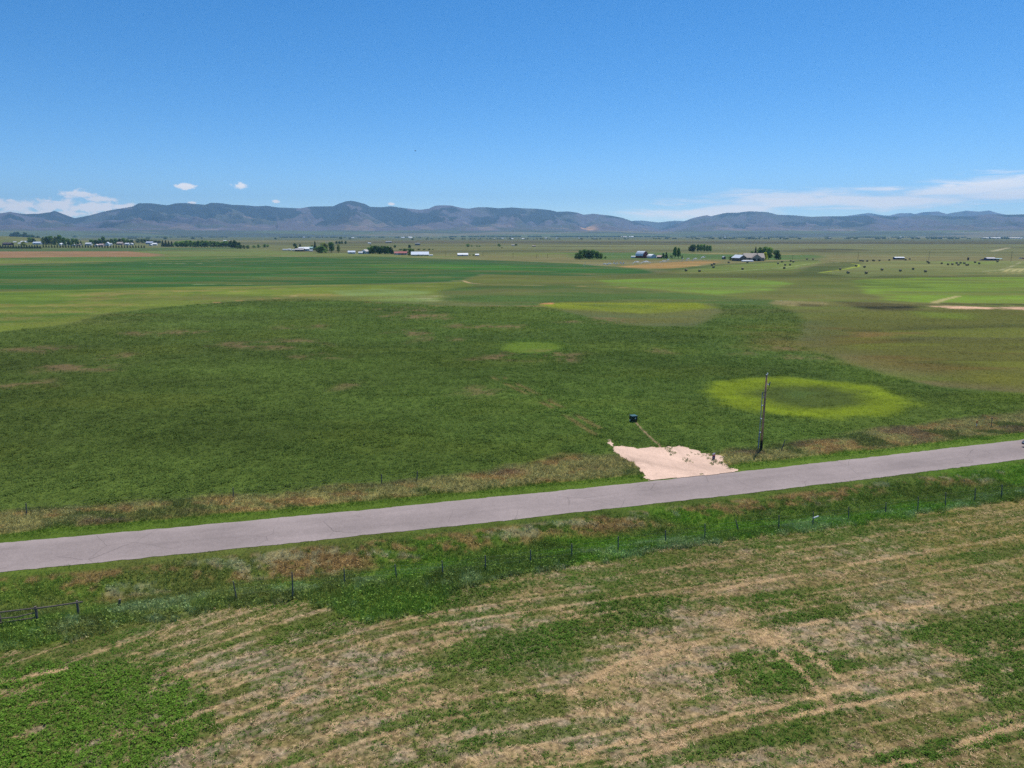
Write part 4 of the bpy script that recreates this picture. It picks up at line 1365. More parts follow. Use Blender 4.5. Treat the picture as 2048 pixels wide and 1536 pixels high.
def trees():
    # farm with the gray gabled house, right of centre
    tree('spruce', 1510, 520, 26, 11, 'spruce', 'tall dark spruce standing just behind the gray gabled house roof')
    for px, py, h, w, t in ((1503, 518, 15, 12, 'mid'), (1520, 518, 22, 17, 'mid'), (1529, 518, 24, 16, 'mid'), (1537, 518.5, 23, 15, 'light')):
        tree('round', px, py, h, w, t, 'green broadleaf tree in the clump behind the gray gabled house', 'trees behind the gray house')
    tree('tall', 1530, 520.5, 15, 11, 'yellow', 'small yellow green tree at the right end of the gray house')
    tree('round', 1553, 519.5, 18.5, 17, 'dark', 'big dark round tree standing alone right of the gray house')
    for px, h in ((1471.5, 8), (1475.5, 11)):
        tree('spruce', px, 519, h, 5, 'spruce', 'small dark spruce behind the metal roofed shed of the gray house farm', 'spruces by the shed')
    for px, h, w in ((1461, 8, 9), (1467, 9, 9)):
        tree('shrub', px, 521, h, w, 'dark', 'dark bush left of the metal roofed shed at the gray house farm', 'bushes by the shed')
    # farm with the red barn
    tree('shrub', 1325.8, 517, 10, 9, 'spruce', 'dark rounded evergreen between the pinkish shed and the pointed spruce')
    tree('spruce', 1332.5, 517, 13, 9, 'spruce', 'dark pointed spruce right of the pinkish shed by the red barn')
    for px, h, w in ((1349.5, 21, 10), (1357, 20, 11)):
        tree('tall', px, 516.5, h, w, 'mid', 'tall loose cottonwood right of the red barn farm', 'pair of cottonwoods by the red barn farm')
    tree('shrub', 1342, 516.8, 7, 8, 'grey', 'pale gray green bush at the foot of the tall cottonwoods')
    tree('spruce', 1364, 516.8, 7, 4, 'spruce', 'small dark spruce standing alone right of the tall cottonwoods')
    # willow thicket
    for px, py, h, w, t in ((1154, 518.5, 13, 13, 'mid'), (1161, 518.5, 17, 15, 'mid'), (1169, 518, 19, 15, 'mid'), (1177, 518, 18, 16, 'dark'), (1185, 518, 19, 16, 'mid'), (1194, 517.6, 16, 16, 'mid'), (1201, 517.4, 11, 12, 'mid')):
        tree('round', px, py, h, w, t, 'leafy tree in the big isolated round thicket left of the red barn', 'thicket left of the red barn')
    tree('shrub', 1211, 517, 4, 9, 'mid', 'low bush trailing off the right end of the big round thicket')
    # poplar grove beyond
    tree('round', 1386, 504, 15, 17, 'dark', 'dark rounded tree at the left end of the far poplar row')
    for k, px in enumerate((1396, 1402, 1408, 1414, 1420)):
        tree('tall', px, 504.2, (14, 15, 15, 13, 13)[k], 9, 'light' if k else 'mid', 'light green poplar in the far row of trees beyond the gray house', 'row of poplars')
    # farm with the white roofs, left of centre
    tree('spruce', 630.5, 500.5, 17, 9, 'spruce', 'tall dark spruce right behind the white roofed farm buildings')
    tree('spruce', 600.5, 497.5, 10, 8, 'spruce', 'dark conifer behind the left end of the white roofed farm buildings')
    tree('round', 592.5, 500, 8, 7, 'dark', 'dark tree at the left end of the white roofed farm buildings')
    tree('round', 589.5, 493, 6, 8, 'dark', 'distant dark tree left of the white roofed farm')
    tree('round', 642, 506, 13, 29, 'mid', 'broad low willow in front of the dark spruce at the white roofed farm')
    tree('tall', 624.5, 499, 9, 8, 'olive', 'olive tree showing over the green roof of the white roofed farm')
    tree('tall', 648, 504, 18, 17, 'olive', 'tall olive cottonwood behind the broad low willow')
    tree('tall', 662.8, 505.5, 20, 14, 'mid', 'tall dense cottonwood right of the broad low willow')
    tree('tall', 677, 506, 17, 9, 'olive', 'thin olive cottonwood standing at the right end of the white roofed farm')
    for k, px in enumerate((673, 679, 684, 691.5)):
        tree('tall', px, 488.8, 6.5, 6, 'grey', 'distant gray green poplar in the row beyond the white roofed farm', 'distant poplar row')
    # dark grove by the white gabled house
    for px, py, h, w, t in ((738, 507, 13, 13, 'mid'), (745, 507.5, 16, 13, 'mid'), (751, 507.5, 17, 13, 'dark'), (758, 508, 15, 13, 'dark'), (764, 508, 16, 13, 'mid'), (770, 508, 16, 13, 'dark'),
                            (776, 508, 15, 12, 'mid'), (781, 508, 13, 10, 'dark')):
        tree('round', px, py, h, w, t, 'dense tree in the dark grove between the white gabled house and the red roofed house', 'grove by the white gabled house')
    tree('spruce', 785, 508, 12, 8, 'spruce', 'dark pine at the right end of the grove by the red roofed house')
    tree('shrub', 742, 507.5, 6, 12, 'dark', 'dark bush in front of the grove beside the white gabled house')
    for px, py, h, w, t in ((809, 505, 8, 8, 'mid'), (820, 506, 9, 12, 'mid'), (826, 505.5, 8, 8, 'mid')):
        tree('round', px, py, h, w, t, 'green tree behind the red roofed house and the big metal roof', 'trees behind the red roofed house')
    tree('shrub', 819.5, 511, 6, 10, 'dark', 'dark bush between the red roofed house and the big metal roof')
    tree('round', 819, 496, 6.5, 7, 'dark', 'lone dark round tree on the pasture above the big metal roof')
    tree('round', 790, 495.5, 5.5, 6, 'mid', 'lone green tree on the pasture above the dark grove')
    for px, w, h in ((802, 12, 2.4), (812, 12, 2.4), (838, 9, 2.6), (848, 9, 2.6), (858, 9, 2.6), (866, 5, 2)):
        tree('shrub', px, 500.2, h, w, 'dark', 'low dark scrub along the pasture line above the big metal roof', 'scrub line on the pasture', 'shrub')
    for px, py, h, w, lab in ((935, 494, 6, 11, 'wide dark bush alone on the far plain right of centre'), (943.5, 494, 4, 4, 'small bush right beside the wide dark bush on the plain'),
                              (954, 494, 3.4, 4, 'left one of two tiny bushes on the far plain'), (959.5, 494, 3.4, 5, 'right one of two tiny bushes on the far plain'),
                              (998, 493.5, 6, 9, 'round bush alone on the far plain above the green field'), (947, 511.5, 3, 6, 'low bush right beside the small white shed at the field edge'),
                              (939.5, 511.5, 2.4, 4, 'tiny bush between the white shed and the smaller white shed')):
        tree('shrub', px, py, h, w, 'mid', lab)
    for px, py, h, w in ((508, 496, 5, 10), (518, 495.5, 6, 10), (529, 495, 6, 12), (535, 494.5, 5, 8)):
        tree('shrub', px, py, h, w, 'mid', 'green bush in the row right of the long village tree belt', 'bushes right of the village')
    # village at the left
    for px, py, h, w, t in ((25, 477.5, 9, 9, 'dark'), (31, 477.5, 11, 10, 'dark'), (37, 477.5, 11, 9, 'dark'), (43, 478, 8, 8, 'dark'), (51, 478.5, 11, 11, 'dark'), (59, 479, 8, 9, 'dark'), (66, 480, 8, 8, 'dark'), (76, 481.5, 8, 9, 'dark')):
        tree('round', px, py, h, w, t, 'dark tree in the grove along the top of the low hill at far left', 'grove on the low hill')
    tree('round', 8, 474.6, 4, 7, 'mid', 'single small tree on the brow of the low hill')
    tree('tall', 47, 487.5, 8, 9, 'olive', 'olive tree on the slope below the hilltop grove')
    for px, py, h, w, t in ((61, 489, 10, 10, 'mid'), (68, 489, 8, 7, 'dark'), (88, 490, 12, 9, 'olive'), (95, 490, 14, 10, 'dark'), (103, 490, 15, 10, 'mid'), (112, 490, 14, 11, 'olive'), (120, 490, 17, 9, 'mid'),
                            (128, 488, 13, 10, 'mid'), (137, 488, 12, 11, 'mid'), (146, 488, 12, 10, 'mid'), (153, 488, 11, 8, 'mid')):
        tree('round', px, py, h, w, t, 'tree in the tall clump among the houses at the left end of the village', 'left village trees')
    tree('spruce', 162, 488.5, 7.5, 5, 'spruce', 'lone dark spruce between the two clumps of village trees')
    for k, px in enumerate(range(184, 270, 8)):
        tree('round' if k % 3 else 'tall', px, 489.5, (9, 8, 11, 13, 9, 10, 11, 10, 12, 9, 8)[k % 11], 10, ('mid', 'dark', 'mid')[k % 3], 'tree among the houses in the middle of the village', 'middle village trees')
    for k, px in enumerate((277, 284, 290, 297, 304, 312, 319)):
        tree('round', px, 486.5, (8, 8, 9, 8, 6, 6, 5)[k], 9, 'grey', 'gray green tree in the hazy row behind the village houses', 'row behind the village houses')
    for k, px in enumerate((326, 332, 338, 344)):
        tree('spruce', px, 493.5, (12, 12, 11, 10)[k], 8, 'spruce', 'dark conifer in the tight stand between the houses and the willow belt', 'village conifer stand')
    for k, px in enumerate((354, 361, 368, 375, 382, 389, 397, 405, 413, 421, 429, 437, 445, 453)):
        tree('round', px, 494, (10, 11, 12, 13, 12, 10, 11, 12, 12, 11, 11, 10, 10, 11)[k], 12, 'light' if k < 6 else 'mid', 'willow in the long green tree belt at the right end of the village', 'village willow belt')
    for k, px in enumerate((462, 470, 478)):
        tree('round', px, 496, (13, 14, 10)[k], 12, 'dark', 'big dark tree closing the right end of the willow belt', 'dark trees ending the belt')
    for px in (474, 481, 488, 495):
        tree('shrub', px, 497.6, 7, 9, 'dark', 'dark low tree in the front corner of the village belt', 'front corner of the belt')
    for k in range(16):
        tree('spruce', 1 + 5.3 * k, 497, random.uniform(4.5, 6.5), 6, 'spruce', 'small conifer in the dense windbreak below the low hill', 'dense windbreak')
    for k in range(37):
        px = 87 + 5.6 * k
        tree('spruce', px, 495.3 + .002 * (px - 87), random.uniform(4, 6), 3.8, 'spruce', 'small conifer in the spaced row along the field edge before the village', 'spaced conifer row')
    for k in range(12):
        tree('spruce', 386 + 6 * k, 494.8, random.uniform(3.5, 4.6), 3.6, 'grey', 'small pale conifer in the row before the willow belt', 'pale conifer row')
    # trees scattered over the far plain
    spots = [(95, 472.6, 5), (113, 472.5, 5), (150, 475, 4), (183, 474, 7), (242, 471, 3), (205, 475.5, 3), (332, 478.5, 5), (386, 478.5, 5), (404, 477.5, 3), (551, 479, 4), (682, 478.5, 5), (825, 480, 4),
             (1020, 479.5, 4), (1100, 480, 3), (741, 491, 2), (1004, 496, 2), (1032, 491.5, 4), (1070, 492.5, 3), (1250, 479, 3), (700, 479, 3)]
    for px, py, h in spots:
        tree('round', px, py, h, h * random.uniform(1.1, 1.9), 'grey', 'tiny gray green tree far out on the hazy plain', 'scattered far trees')


trees()


# distant belts of trees at the foot of the mountains: masses nobody could count
def far_belts():
    P, K = [], []
    r = np.random.default_rng(5)
    spec = [(900, 1330, 474.2, 900, 10, 1.0), (1020, 1300, 472.6, 500, 10, .8), (1330, 2100, 475.2, 1000, 7, .9), (1500, 2100, 473.4, 330, 8, .5), (560, 900, 475.2, 190, 7, .6),
            (255, 460, 474.8, 210, 7, .7), (255, 300, 477.3, 70, 5, .7), (100, 560, 474.0, 130, 7, .5), (1300, 2100, 478, 350, 5, .6), (850, 1300, 478.6, 120, 4, .6), (1940, 2060, 471.5, 60, 9, .6)]
    for x0, x1, y, n, h, op in spec:
        cx = x0
        for k in range(n):
            px = r.uniform(x0, x1)
            if vnoise(np.array([px / 9.0]), np.array([y * 7.3]), 3)[0] * .7 + .3 * vnoise(np.array([px / 31.0]), np.array([y * 3.3]), 4)[0] < .40:
                continue
            p = at(px, y + r.normal(0, .18), 0.0)
            hh = h * r.uniform(.4, 1.15)
            m = 26
            d = r.normal(0, 1, (m, 3))
            d /= np.linalg.norm(d, axis=1)[:, None]
            P.append(np.array(p) + d * np.array([hh * .9, hh * .9, hh * .5]) + np.array([0, 0, hh * .5]))
            K.append(np.tile(lin((84, 104, 78)) * r.uniform(.7, 1.25), (m, 1)))
    P, K = np.concatenate(P), np.concatenate(K)
    v = crown_tris(P, r.normal(0, 1, P.shape), 2.6, 9)
    v[:, 2] = np.maximum(v[:, 2], -1)
    o = link('tree_belt', np_mesh('tree_belt', v, np.arange(len(v)).reshape(-1, 3), np.repeat(K, 3, axis=0)), attr_mat('far_leaves', [(.02, .85, 1.15)], transl=.15))
    tag(o, 'hazy belts of trees around the far town at the foot of the mountains', kind='stuff')


far_belts()

# ------------------------------------------------------------------ buildings
GLASS = plain('window_glass', (48, 56, 66), .15, .1, 1, 0, .6)
TRIM = paint((214, 214, 210))


def house(name, label, cat, px, py, w, d, h, rise, yaw, wall, roof, axis='x', over=.4, windows=0, doors=0, garage=0, group=None, chimney=False, door_col=(70, 60, 56), roof_rough=.55, prof=None, open_front=False):
    """a building with its front towards -y before turning; ridge along the axis; sizes in metres"""
    p = at(px, py)
    o = thing(name, label, cat, (p.x, p.y, p.z - .05), R(yaw), group)
    x, y = w / 2, d / 2
    m = MB()
    span = y if axis == 'x' else x
    length = x if axis == 'x' else y
    if prof is None:
        prof = [(-1, 0), (0, 1), (1, 0)]
    # walls with gable ends
    outline = [(-span, 0), (-span, h)] + [(q * span, h + zz * rise) for q, zz in prof[1:-1]] + [(span, h), (span, 0)]
    if open_front:
        for sx in (-1, 1):
            for sy in (-1, 1):
                m.box(sx * (x - .15) - .12, sy * (y - .15) - .12, 0, sx * (x - .15) + .12, sy * (y - .15) + .12, h)
        m.box(-x, y - .2, 0, x, y, h)
    else:
        m.extrude(outline, -length, length, axis)
    m.build('wall', paint(wall), o)
    # roof of real thickness, standing proud of the walls
    t = .16
    up = [(q * (span + over), h + zz * rise - (over * rise / span * .8 if abs(q) == 1 else 0) + .03) for q, zz in prof]
    out = [(q, zz) for q, zz in up] + [(q, zz + t) for q, zz in up[::-1]]
    rm = MB()
    rm.extrude(out, -length - over, length + over, axis)
    ro = rm.build('roof', paint(roof, roof_rough), o)
    if chimney:
        MB().box(x * .35, -.3, h + rise * .6, x * .35 + .7, .4, h + rise + .9).build('chimney', paint((120, 90, 80)), ro)
    for k in range(windows):
        cx = -x + w * (k + .7) / (windows + .4)
        fr = MB().box(cx - .65, -y - .05, h * .42, cx + .65, -y - .003, h * .42 + 1.15).build('window', TRIM, o)
        MB().box(cx - .55, -y - .07, h * .42 + .1, cx + .55, -y - .053, h * .42 + 1.05).build('pane', GLASS, fr)
    for k in range(doors):
        cx = (-.15 + .5 * k) * x
        MB().box(cx - .5, -y - .06, 0.05, cx + .5, -y - .003, 2.1).build('door', paint(door_col), o)
    for k in range(garage):
        cx = (k - (garage - 1) / 2) * min(4.2, w / max(garage, 1) * .9)
        MB().box(cx - 1.6, -y - .06, 0.05, cx + 1.6, -y - .003, 2.6).build('garage_door', paint(door_col), o)
    return o


def prof_gambrel():
    return [(-1, 0), (-.86, .34), (-.62, .68), (-.3, .92), (0, 1), (.3, .92), (.62, .68), (.86, .34), (1, 0)]


def buildings():
    WH, GR, TAN, BR = (222, 222, 222), (150, 150, 148), (170, 158, 140), (110, 84, 72)
    MET = (206, 212, 220)
    # gray gabled house
    o = house('farmhouse', 'large gray gabled house with pale brown roof and two dark garage doors', 'house', 1506, 521.3, 21, 10, 3.6, 4.3, -4, (158, 150, 138), (150, 136, 126), 'x', .6, chimney=True, windows=5, doors=1)
    wing = MB()
    wing.extrude([(-5, 0), (-5, 3.3), (0, 7.0), (5, 3.3), (5, 0)], -11, -4.9, 'y')
    for i in range(len(wing.v)):
        wing.v[i] = (wing.v[i][0] + 1.0, wing.v[i][1], wing.v[i][2])
    wing.build('gable_wing', paint((168, 160, 146)), o)
    r2 = MB()
    r2.extrude([(-5.6, 2.95), (0, 7.1), (5.6, 2.95), (5.6, 3.12), (0, 7.28), (-5.6, 3.12)], -11.5, -.2, 'y')
    for i in range(len(r2.v)):
        r2.v[i] = (r2.v[i][0] + 1.0, r2.v[i][1], r2.v[i][2])
    r2.build('wing_roof', paint((156, 142, 130), .55), o)
    for cx in (-1.4, 3.3):
        MB().box(cx - 1.5, -11.07, .05, cx + 1.5, -11.003, 2.7).build('garage_door', paint((46, 42, 44)), o)
    house('metal_roof_shed', 'long shed with shiny pale metal roof left of the gray house', 'shed', 1478, 521.8, 10, 12, 3.4, 3.0, 24, (104, 96, 92), MET, 'y', .5, windows=1, doors=1)
    house('carport', 'low open shelter with white roof at the right of the gray house', 'carport', 1520.2, 521.2, 7.4, 6, 2.5, .7, -3, (84, 110, 150), WH, 'x', .3, open_front=True)
    house('shed', 'tiny gray shed left of the gray house farm', 'shed', 1447.5, 518.6, 3.2, 3, 2.4, 1.1, 20, (120, 122, 120), (176, 182, 186), 'y', .2, doors=1)
    # red barn
    house('red_barn', 'red barn with rounded gray metal roof and dark gable end', 'barn', 1283.5, 515.9, 9.6, 11.5, 2.9, 5.2, 38, (112, 48, 46), MET, 'y', .35, prof=prof_gambrel(), doors=1)
    house('low_shed', 'long low white roofed shed at the left of the red barn', 'shed', 1268.5, 515.7, 7.6, 4, 1.7, .5, 2, WH, (236, 236, 234), 'x', .2)
    house('white_shed', 'white shed with rounded white roof right of the red barn', 'shed', 1303, 516.3, 8, 8, 2.0, 2.6, 30, (206, 210, 216), (240, 240, 240), 'y', .25, prof=[(-1, 0), (-.8, .45), (-.45, .82), (0, 1), (.45, .82), (.8, .45), (1, 0)])
    house('red_shed', 'small red shed with pinkish roof beside the dark spruces', 'shed', 1319, 516.6, 5.4, 4, 1.9, 1.5, -6, (120, 58, 54), (176, 140, 138), 'x', .25, doors=1)
    house('small_hut', 'tiny white hut just left of the small red shed', 'hut', 1314, 516.6, 1.6, 1.6, 1.3, .4, 0, WH, WH, 'x', .1)
    # white roofed farm
    house('low_shed', 'low white shed at the far left end of the white roofed farm', 'shed', 570.5, 500.8, 8, 4, 1.7, .6, 2, WH, WH, 'x', .2)
    house('low_shed', 'second low white shed, nearer the white roofed farmhouse', 'shed', 579.5, 500.8, 6, 4, 1.9, .8, -4, WH, (238, 238, 236), 'x', .2, doors=1)
    house('low_shed', 'small white shed touching the left end of the farmhouse', 'shed', 586.8, 501, 4, 3.5, 1.7, .6, 0, (200, 198, 196), WH, 'x', .2)
    house('farmhouse', 'brown walled farmhouse with gray roof in the white roofed farm', 'house', 600, 502.6, 15, 8, 2.8, 1.9, -6, BR, (186, 178, 178), 'x', .5, windows=5, doors=1)
    house('barn', 'barn with wide bright white roof behind the brown farmhouse', 'barn', 602.5, 499.5, 8, 7, 3.2, 1.6, 6, (190, 190, 190), (240, 240, 240), 'x', .4)
    house('barn', 'tall white roofed barn right of the brown farmhouse', 'barn', 613.5, 501.8, 9, 9, 3.6, 3.0, 12, (196, 200, 206), (244, 244, 244), 'x', .4, doors=1)
    house('barn', 'barn with pale green metal roof behind the white roofed barn', 'barn', 623, 499.2, 7.5, 7, 3.2, 2.0, -14, (176, 190, 184), (164, 200, 188), 'x', .4)
    house('low_shed', 'low white lean-to shed at the right end of the white roofed barn', 'shed', 622.5, 502.6, 5, 4, 1.6, .8, -8, (200, 200, 200), WH, 'x', .2)
    # white gabled house and its shed, red roofed house, big roof
    house('metal_shed', 'blue gray metal shed left of the white gabled house', 'shed', 703.5, 507.2, 10.5, 7, 2.2, 2.0, 8, (176, 188, 206), (202, 210, 222), 'x', .35, doors=1)
    house('gabled_house', 'white two storey gabled house at the left of the dark grove', 'house', 731, 507.6, 8.5, 8, 3.6, 2.6, -28, (216, 214, 208), (186, 182, 178), 'y', .4, windows=3, doors=1)
    house('low_shed', 'low pale shed against the left side of the white gabled house', 'shed', 721.5, 507.8, 6, 5, 2.0, 1.2, 5, (204, 206, 210), (214, 216, 220), 'x', .3)
    house('red_roof_house', 'house with red roof and gray walls left of the big metal roof', 'house', 806.5, 509.6, 11, 8, 2.6, 2.0, -4, (168, 156, 156), (170, 92, 86), 'x', .5, windows=4, doors=1)
    house('red_roof_house', 'low red roofed wing with white garage door by the dark pine', 'house', 794.5, 509.4, 7.5, 7, 2.4, 1.8, 6, (176, 164, 160), (168, 94, 88), 'x', .45, garage=1, door_col=(232, 232, 232))
    house('machine_shed', 'big machine shed with wide sloping pale metal roof', 'shed', 840, 511.3, 23, 13, 1.6, 3.6, 8, (150, 148, 146), (204, 212, 224), 'x', .5, doors=2)
    house('low_shed', 'small white shed right of the big metal roof', 'shed', 862, 511.9, 4.6, 3.2, 1.2, .5, 0, (230, 230, 230), WH, 'x', .2)
    house('white_shed', 'white roofed shed at the edge of the green field', 'shed', 925.5, 511.8, 13.5, 7, 1.7, 1.9, 10, (188, 190, 194), (228, 230, 232), 'x', .4, doors=1)
    house('white_shed', 'smaller white roofed shed right of the white roofed shed', 'shed', 954, 511.9, 5, 4.5, 1.5, 1.2, 10, (170, 170, 172), (232, 232, 232), 'x', .25)
    # out on the plain
    house('flat_roof_house', 'gray flat roofed building alone on the plain above the big metal roof', 'house', 835, 490.2, 13, 9, 4.4, .6, 3, (122, 124, 128), (186, 188, 190), 'x', .4, windows=4)
    house('low_house', 'low gray roofed building on the plain above the dark grove', 'house', 777.5, 485.6, 20, 10, 3.2, 1.6, 4, (116, 110, 108), (150, 152, 158), 'x', .5, windows=3)
    house('low_house', 'tiny white building on the plain above the white gabled house', 'house', 739, 487.7, 8, 6, 2.6, 1.2, 0, (220, 220, 220), WH, 'x', .3)
    house('low_house', 'tiny dark roofed building on the plain right of centre', 'house', 1068, 493.4, 8, 5, 1.8, 1.2, 4, (120, 104, 90), (140, 126, 118), 'x', .3)
    house('low_house', 'tiny gray roofed building beside a bush on the plain right of centre', 'house', 1026, 492, 7, 5, 2.2, 1.2, 0, (180, 176, 172), (160, 156, 156), 'x', .3)
    # along the far road, right
    house('mobile_home', 'long low blue building with white roof beside the far road', 'mobile home', 1797, 518.9, 10.8, 5, 2.0, .8, 2, (64, 74, 112), (226, 228, 230), 'x', .3, windows=3, doors=1)
    house('roadside_building', 'long blue gray building with white roof at far right by the road', 'building', 1979, 520.9, 9.4, 6, 2.2, .9, 1, (74, 84, 118), (206, 200, 204), 'x', .3, windows=3, doors=1)
    house('open_shelter', 'dark open shelter with pale green roof joined to the blue gray building', 'shelter', 1994.5, 520.9, 7.6, 5, 1.7, .6, 1, (60, 70, 84), (150, 176, 176), 'x', .25, open_front=True)
    house('feed_bin', 'narrow dark upright bin beside the far road', 'bin', 1936, 520.6, 1.3, 1.3, 2.6, .6, 0, (74, 70, 66), (88, 84, 80), 'x', .1)
    # village at the left
    vill = [(16, 488.3, 17, 4.2, (84, 66, 64), (96, 84, 92), 'dark brown house on the slope of the low hill', 'x'),
            (31, 488.6, 5, 3, (196, 190, 184), (190, 190, 190), 'tiny pale hut right of the dark brown house on the hill slope', 'x'),
            (49, 489.5, 10, 4.5, (190, 190, 190), (214, 216, 218), 'pale house below the olive tree on the hill slope', 'x'),
            (41, 490.3, 6, 3, (186, 180, 174), (206, 208, 208), 'low pale shed left of the house below the olive tree', 'x'),
            (75.5, 490.2, 13, 4.8, (170, 184, 206), (206, 214, 226), 'pale blue house left of the tall village clump', 'x'),
            (130, 490.5, 10, 4.6, WH, (250, 250, 250), 'bright white roofed barn in front of the tall village clump', 'x'),
            (140, 490.5, 10, 5, (178, 192, 206), (206, 216, 226), 'blue white roofed barn right of the bright white barn', 'x'),
            (149, 491.8, 8, 3.8, WH, (232, 232, 232), 'white cottage in front of the blue white barn', 'x'),
            (121, 490.8, 4, 3.6, (210, 210, 208), (224, 224, 224), 'small white hut left of the bright white barn', 'y'),
            (157.5, 491.8, 9, 4, (182, 168, 150), (196, 178, 158), 'tan house right of the white cottage', 'x'),
            (178, 490.8, 10, 4.6, (190, 190, 192), (206, 208, 212), 'gray white house right of the lone village spruce', 'x'),
            (194, 493, 6, 4, (214, 206, 200), (206, 196, 190), 'small pale house left of the pinkish row houses', 'y'),
            (204, 493, 9, 4.6, (204, 178, 170), (196, 170, 164), 'pinkish house in the middle of the village', 'x'),
            (216, 491.8, 6, 6.5, (206, 214, 222), (216, 224, 232), 'tall narrow white house in the middle of the village', 'y'),
            (222.5, 490.5, 4, 3.4, (196, 196, 198), (226, 226, 226), 'small white shed right of the tall narrow white house', 'x'),
            (241, 490, 11, 5, (176, 150, 140), (196, 178, 170), 'brown pink roofed house right of the middle of the village', 'x'),
            (255, 490.5, 7, 4, (190, 192, 196), (202, 206, 214), 'gray roofed house right of the brown pink roofed house', 'x'),
            (263, 490.2, 6, 3.6, (200, 200, 202), (220, 220, 222), 'pale house with white front before the hazy row', 'y'),
            (300, 488.5, 13, 4.8, (176, 182, 196), (196, 204, 222), 'long blue roofed house before the dark conifer stand', 'x'),
            (310, 490.6, 8, 4, (214, 214, 216), (236, 236, 236), 'white house in front of the long blue roofed house', 'x'),
            (302, 491.5, 5, 3.2, (206, 196, 190), (222, 222, 222), 'small white shed below the long blue roofed house', 'y'),
            (356, 491.6, 4, 2.6, (226, 226, 226), (236, 236, 236), 'tiny white hut under the left end of the willow belt', 'x')]
    for k, (px, py, wpx, hpx, wall, roof, lab, ax) in enumerate(vill):
        s = mpp(at(px, py))
        w, hh = wpx * s * .92, hpx * s
        house('village_house', lab, 'house', px, py, w, min(w, 9), hh * .58, hh * .42, (k * 37) % 22 - 11, wall, roof, ax, .3, windows=2 if wpx > 7 else 0, doors=1 if wpx > 5 else 0)
    # pale roofs far off at the foot of the mountains
    far = [(1248, 474.6, 11), (1262, 474.6, 9), (1971.5, 477.6, 9), (1990, 477.4, 15), (2028, 477.4, 16), (2043, 478, 6), (1852, 471, 8), (1872, 471.5, 6), (1830, 471.2, 4), (1850, 470.4, 6), (1942, 469.3, 4), (1568, 473.8, 3),
           (1659, 477.3, 3), (1707, 472.3, 4), (1749, 471.2, 7), (1788, 470.9, 3), (1801, 475.5, 3), (1005, 477.8, 4), (1024, 478.6, 5), (1046, 478.6, 5), (1092, 477.5, 4), (1113, 477.6, 3), (1158, 478, 2.5), (1190, 477.7, 2),
           (957, 478, 3), (989, 478.5, 3), (820, 475.6, 7), (806, 476.2, 6), (822, 477, 6), (706, 476.8, 5), (608, 475.8, 4), (297, 470.2, 3), (346, 472.8, 4), (434, 471.8, 2.5), (393, 472.6, 3), (450, 482.6, 5), (460, 483, 3), (265, 482, 4),
           (1505, 478, 2.5), (1450, 476, 3), (1195, 465.4, 3), (1524, 473, 4), (1900, 469.5, 9), (1912, 469.8, 5)]
    for k, (px, py, wpx) in enumerate(far):
        p = at(px, max(py, 472.2))
        s = mpp(p)
        w = wpx * s
        h = 2.0 * s
        tone = (236, 236, 236) if k % 4 else (214, 206, 196)
        o = thing('distant_building', 'tiny pale roofed building far off near the foot of the mountains', 'building', p, R((k * 53) % 30 - 15), 'far pale buildings')
        MB().box(-w / 2, -w / 4, 0, w / 2, w / 4, h * .55).build('wall', paint((206, 200, 194)), o)
        MB().extrude([(-w / 4 - .5, h * .55), (0, h), (w / 4 + .5, h * .55)], -w / 2 - .5, w / 2 + .5, 'x').build('roof', paint(tone, .6), o)


buildings()


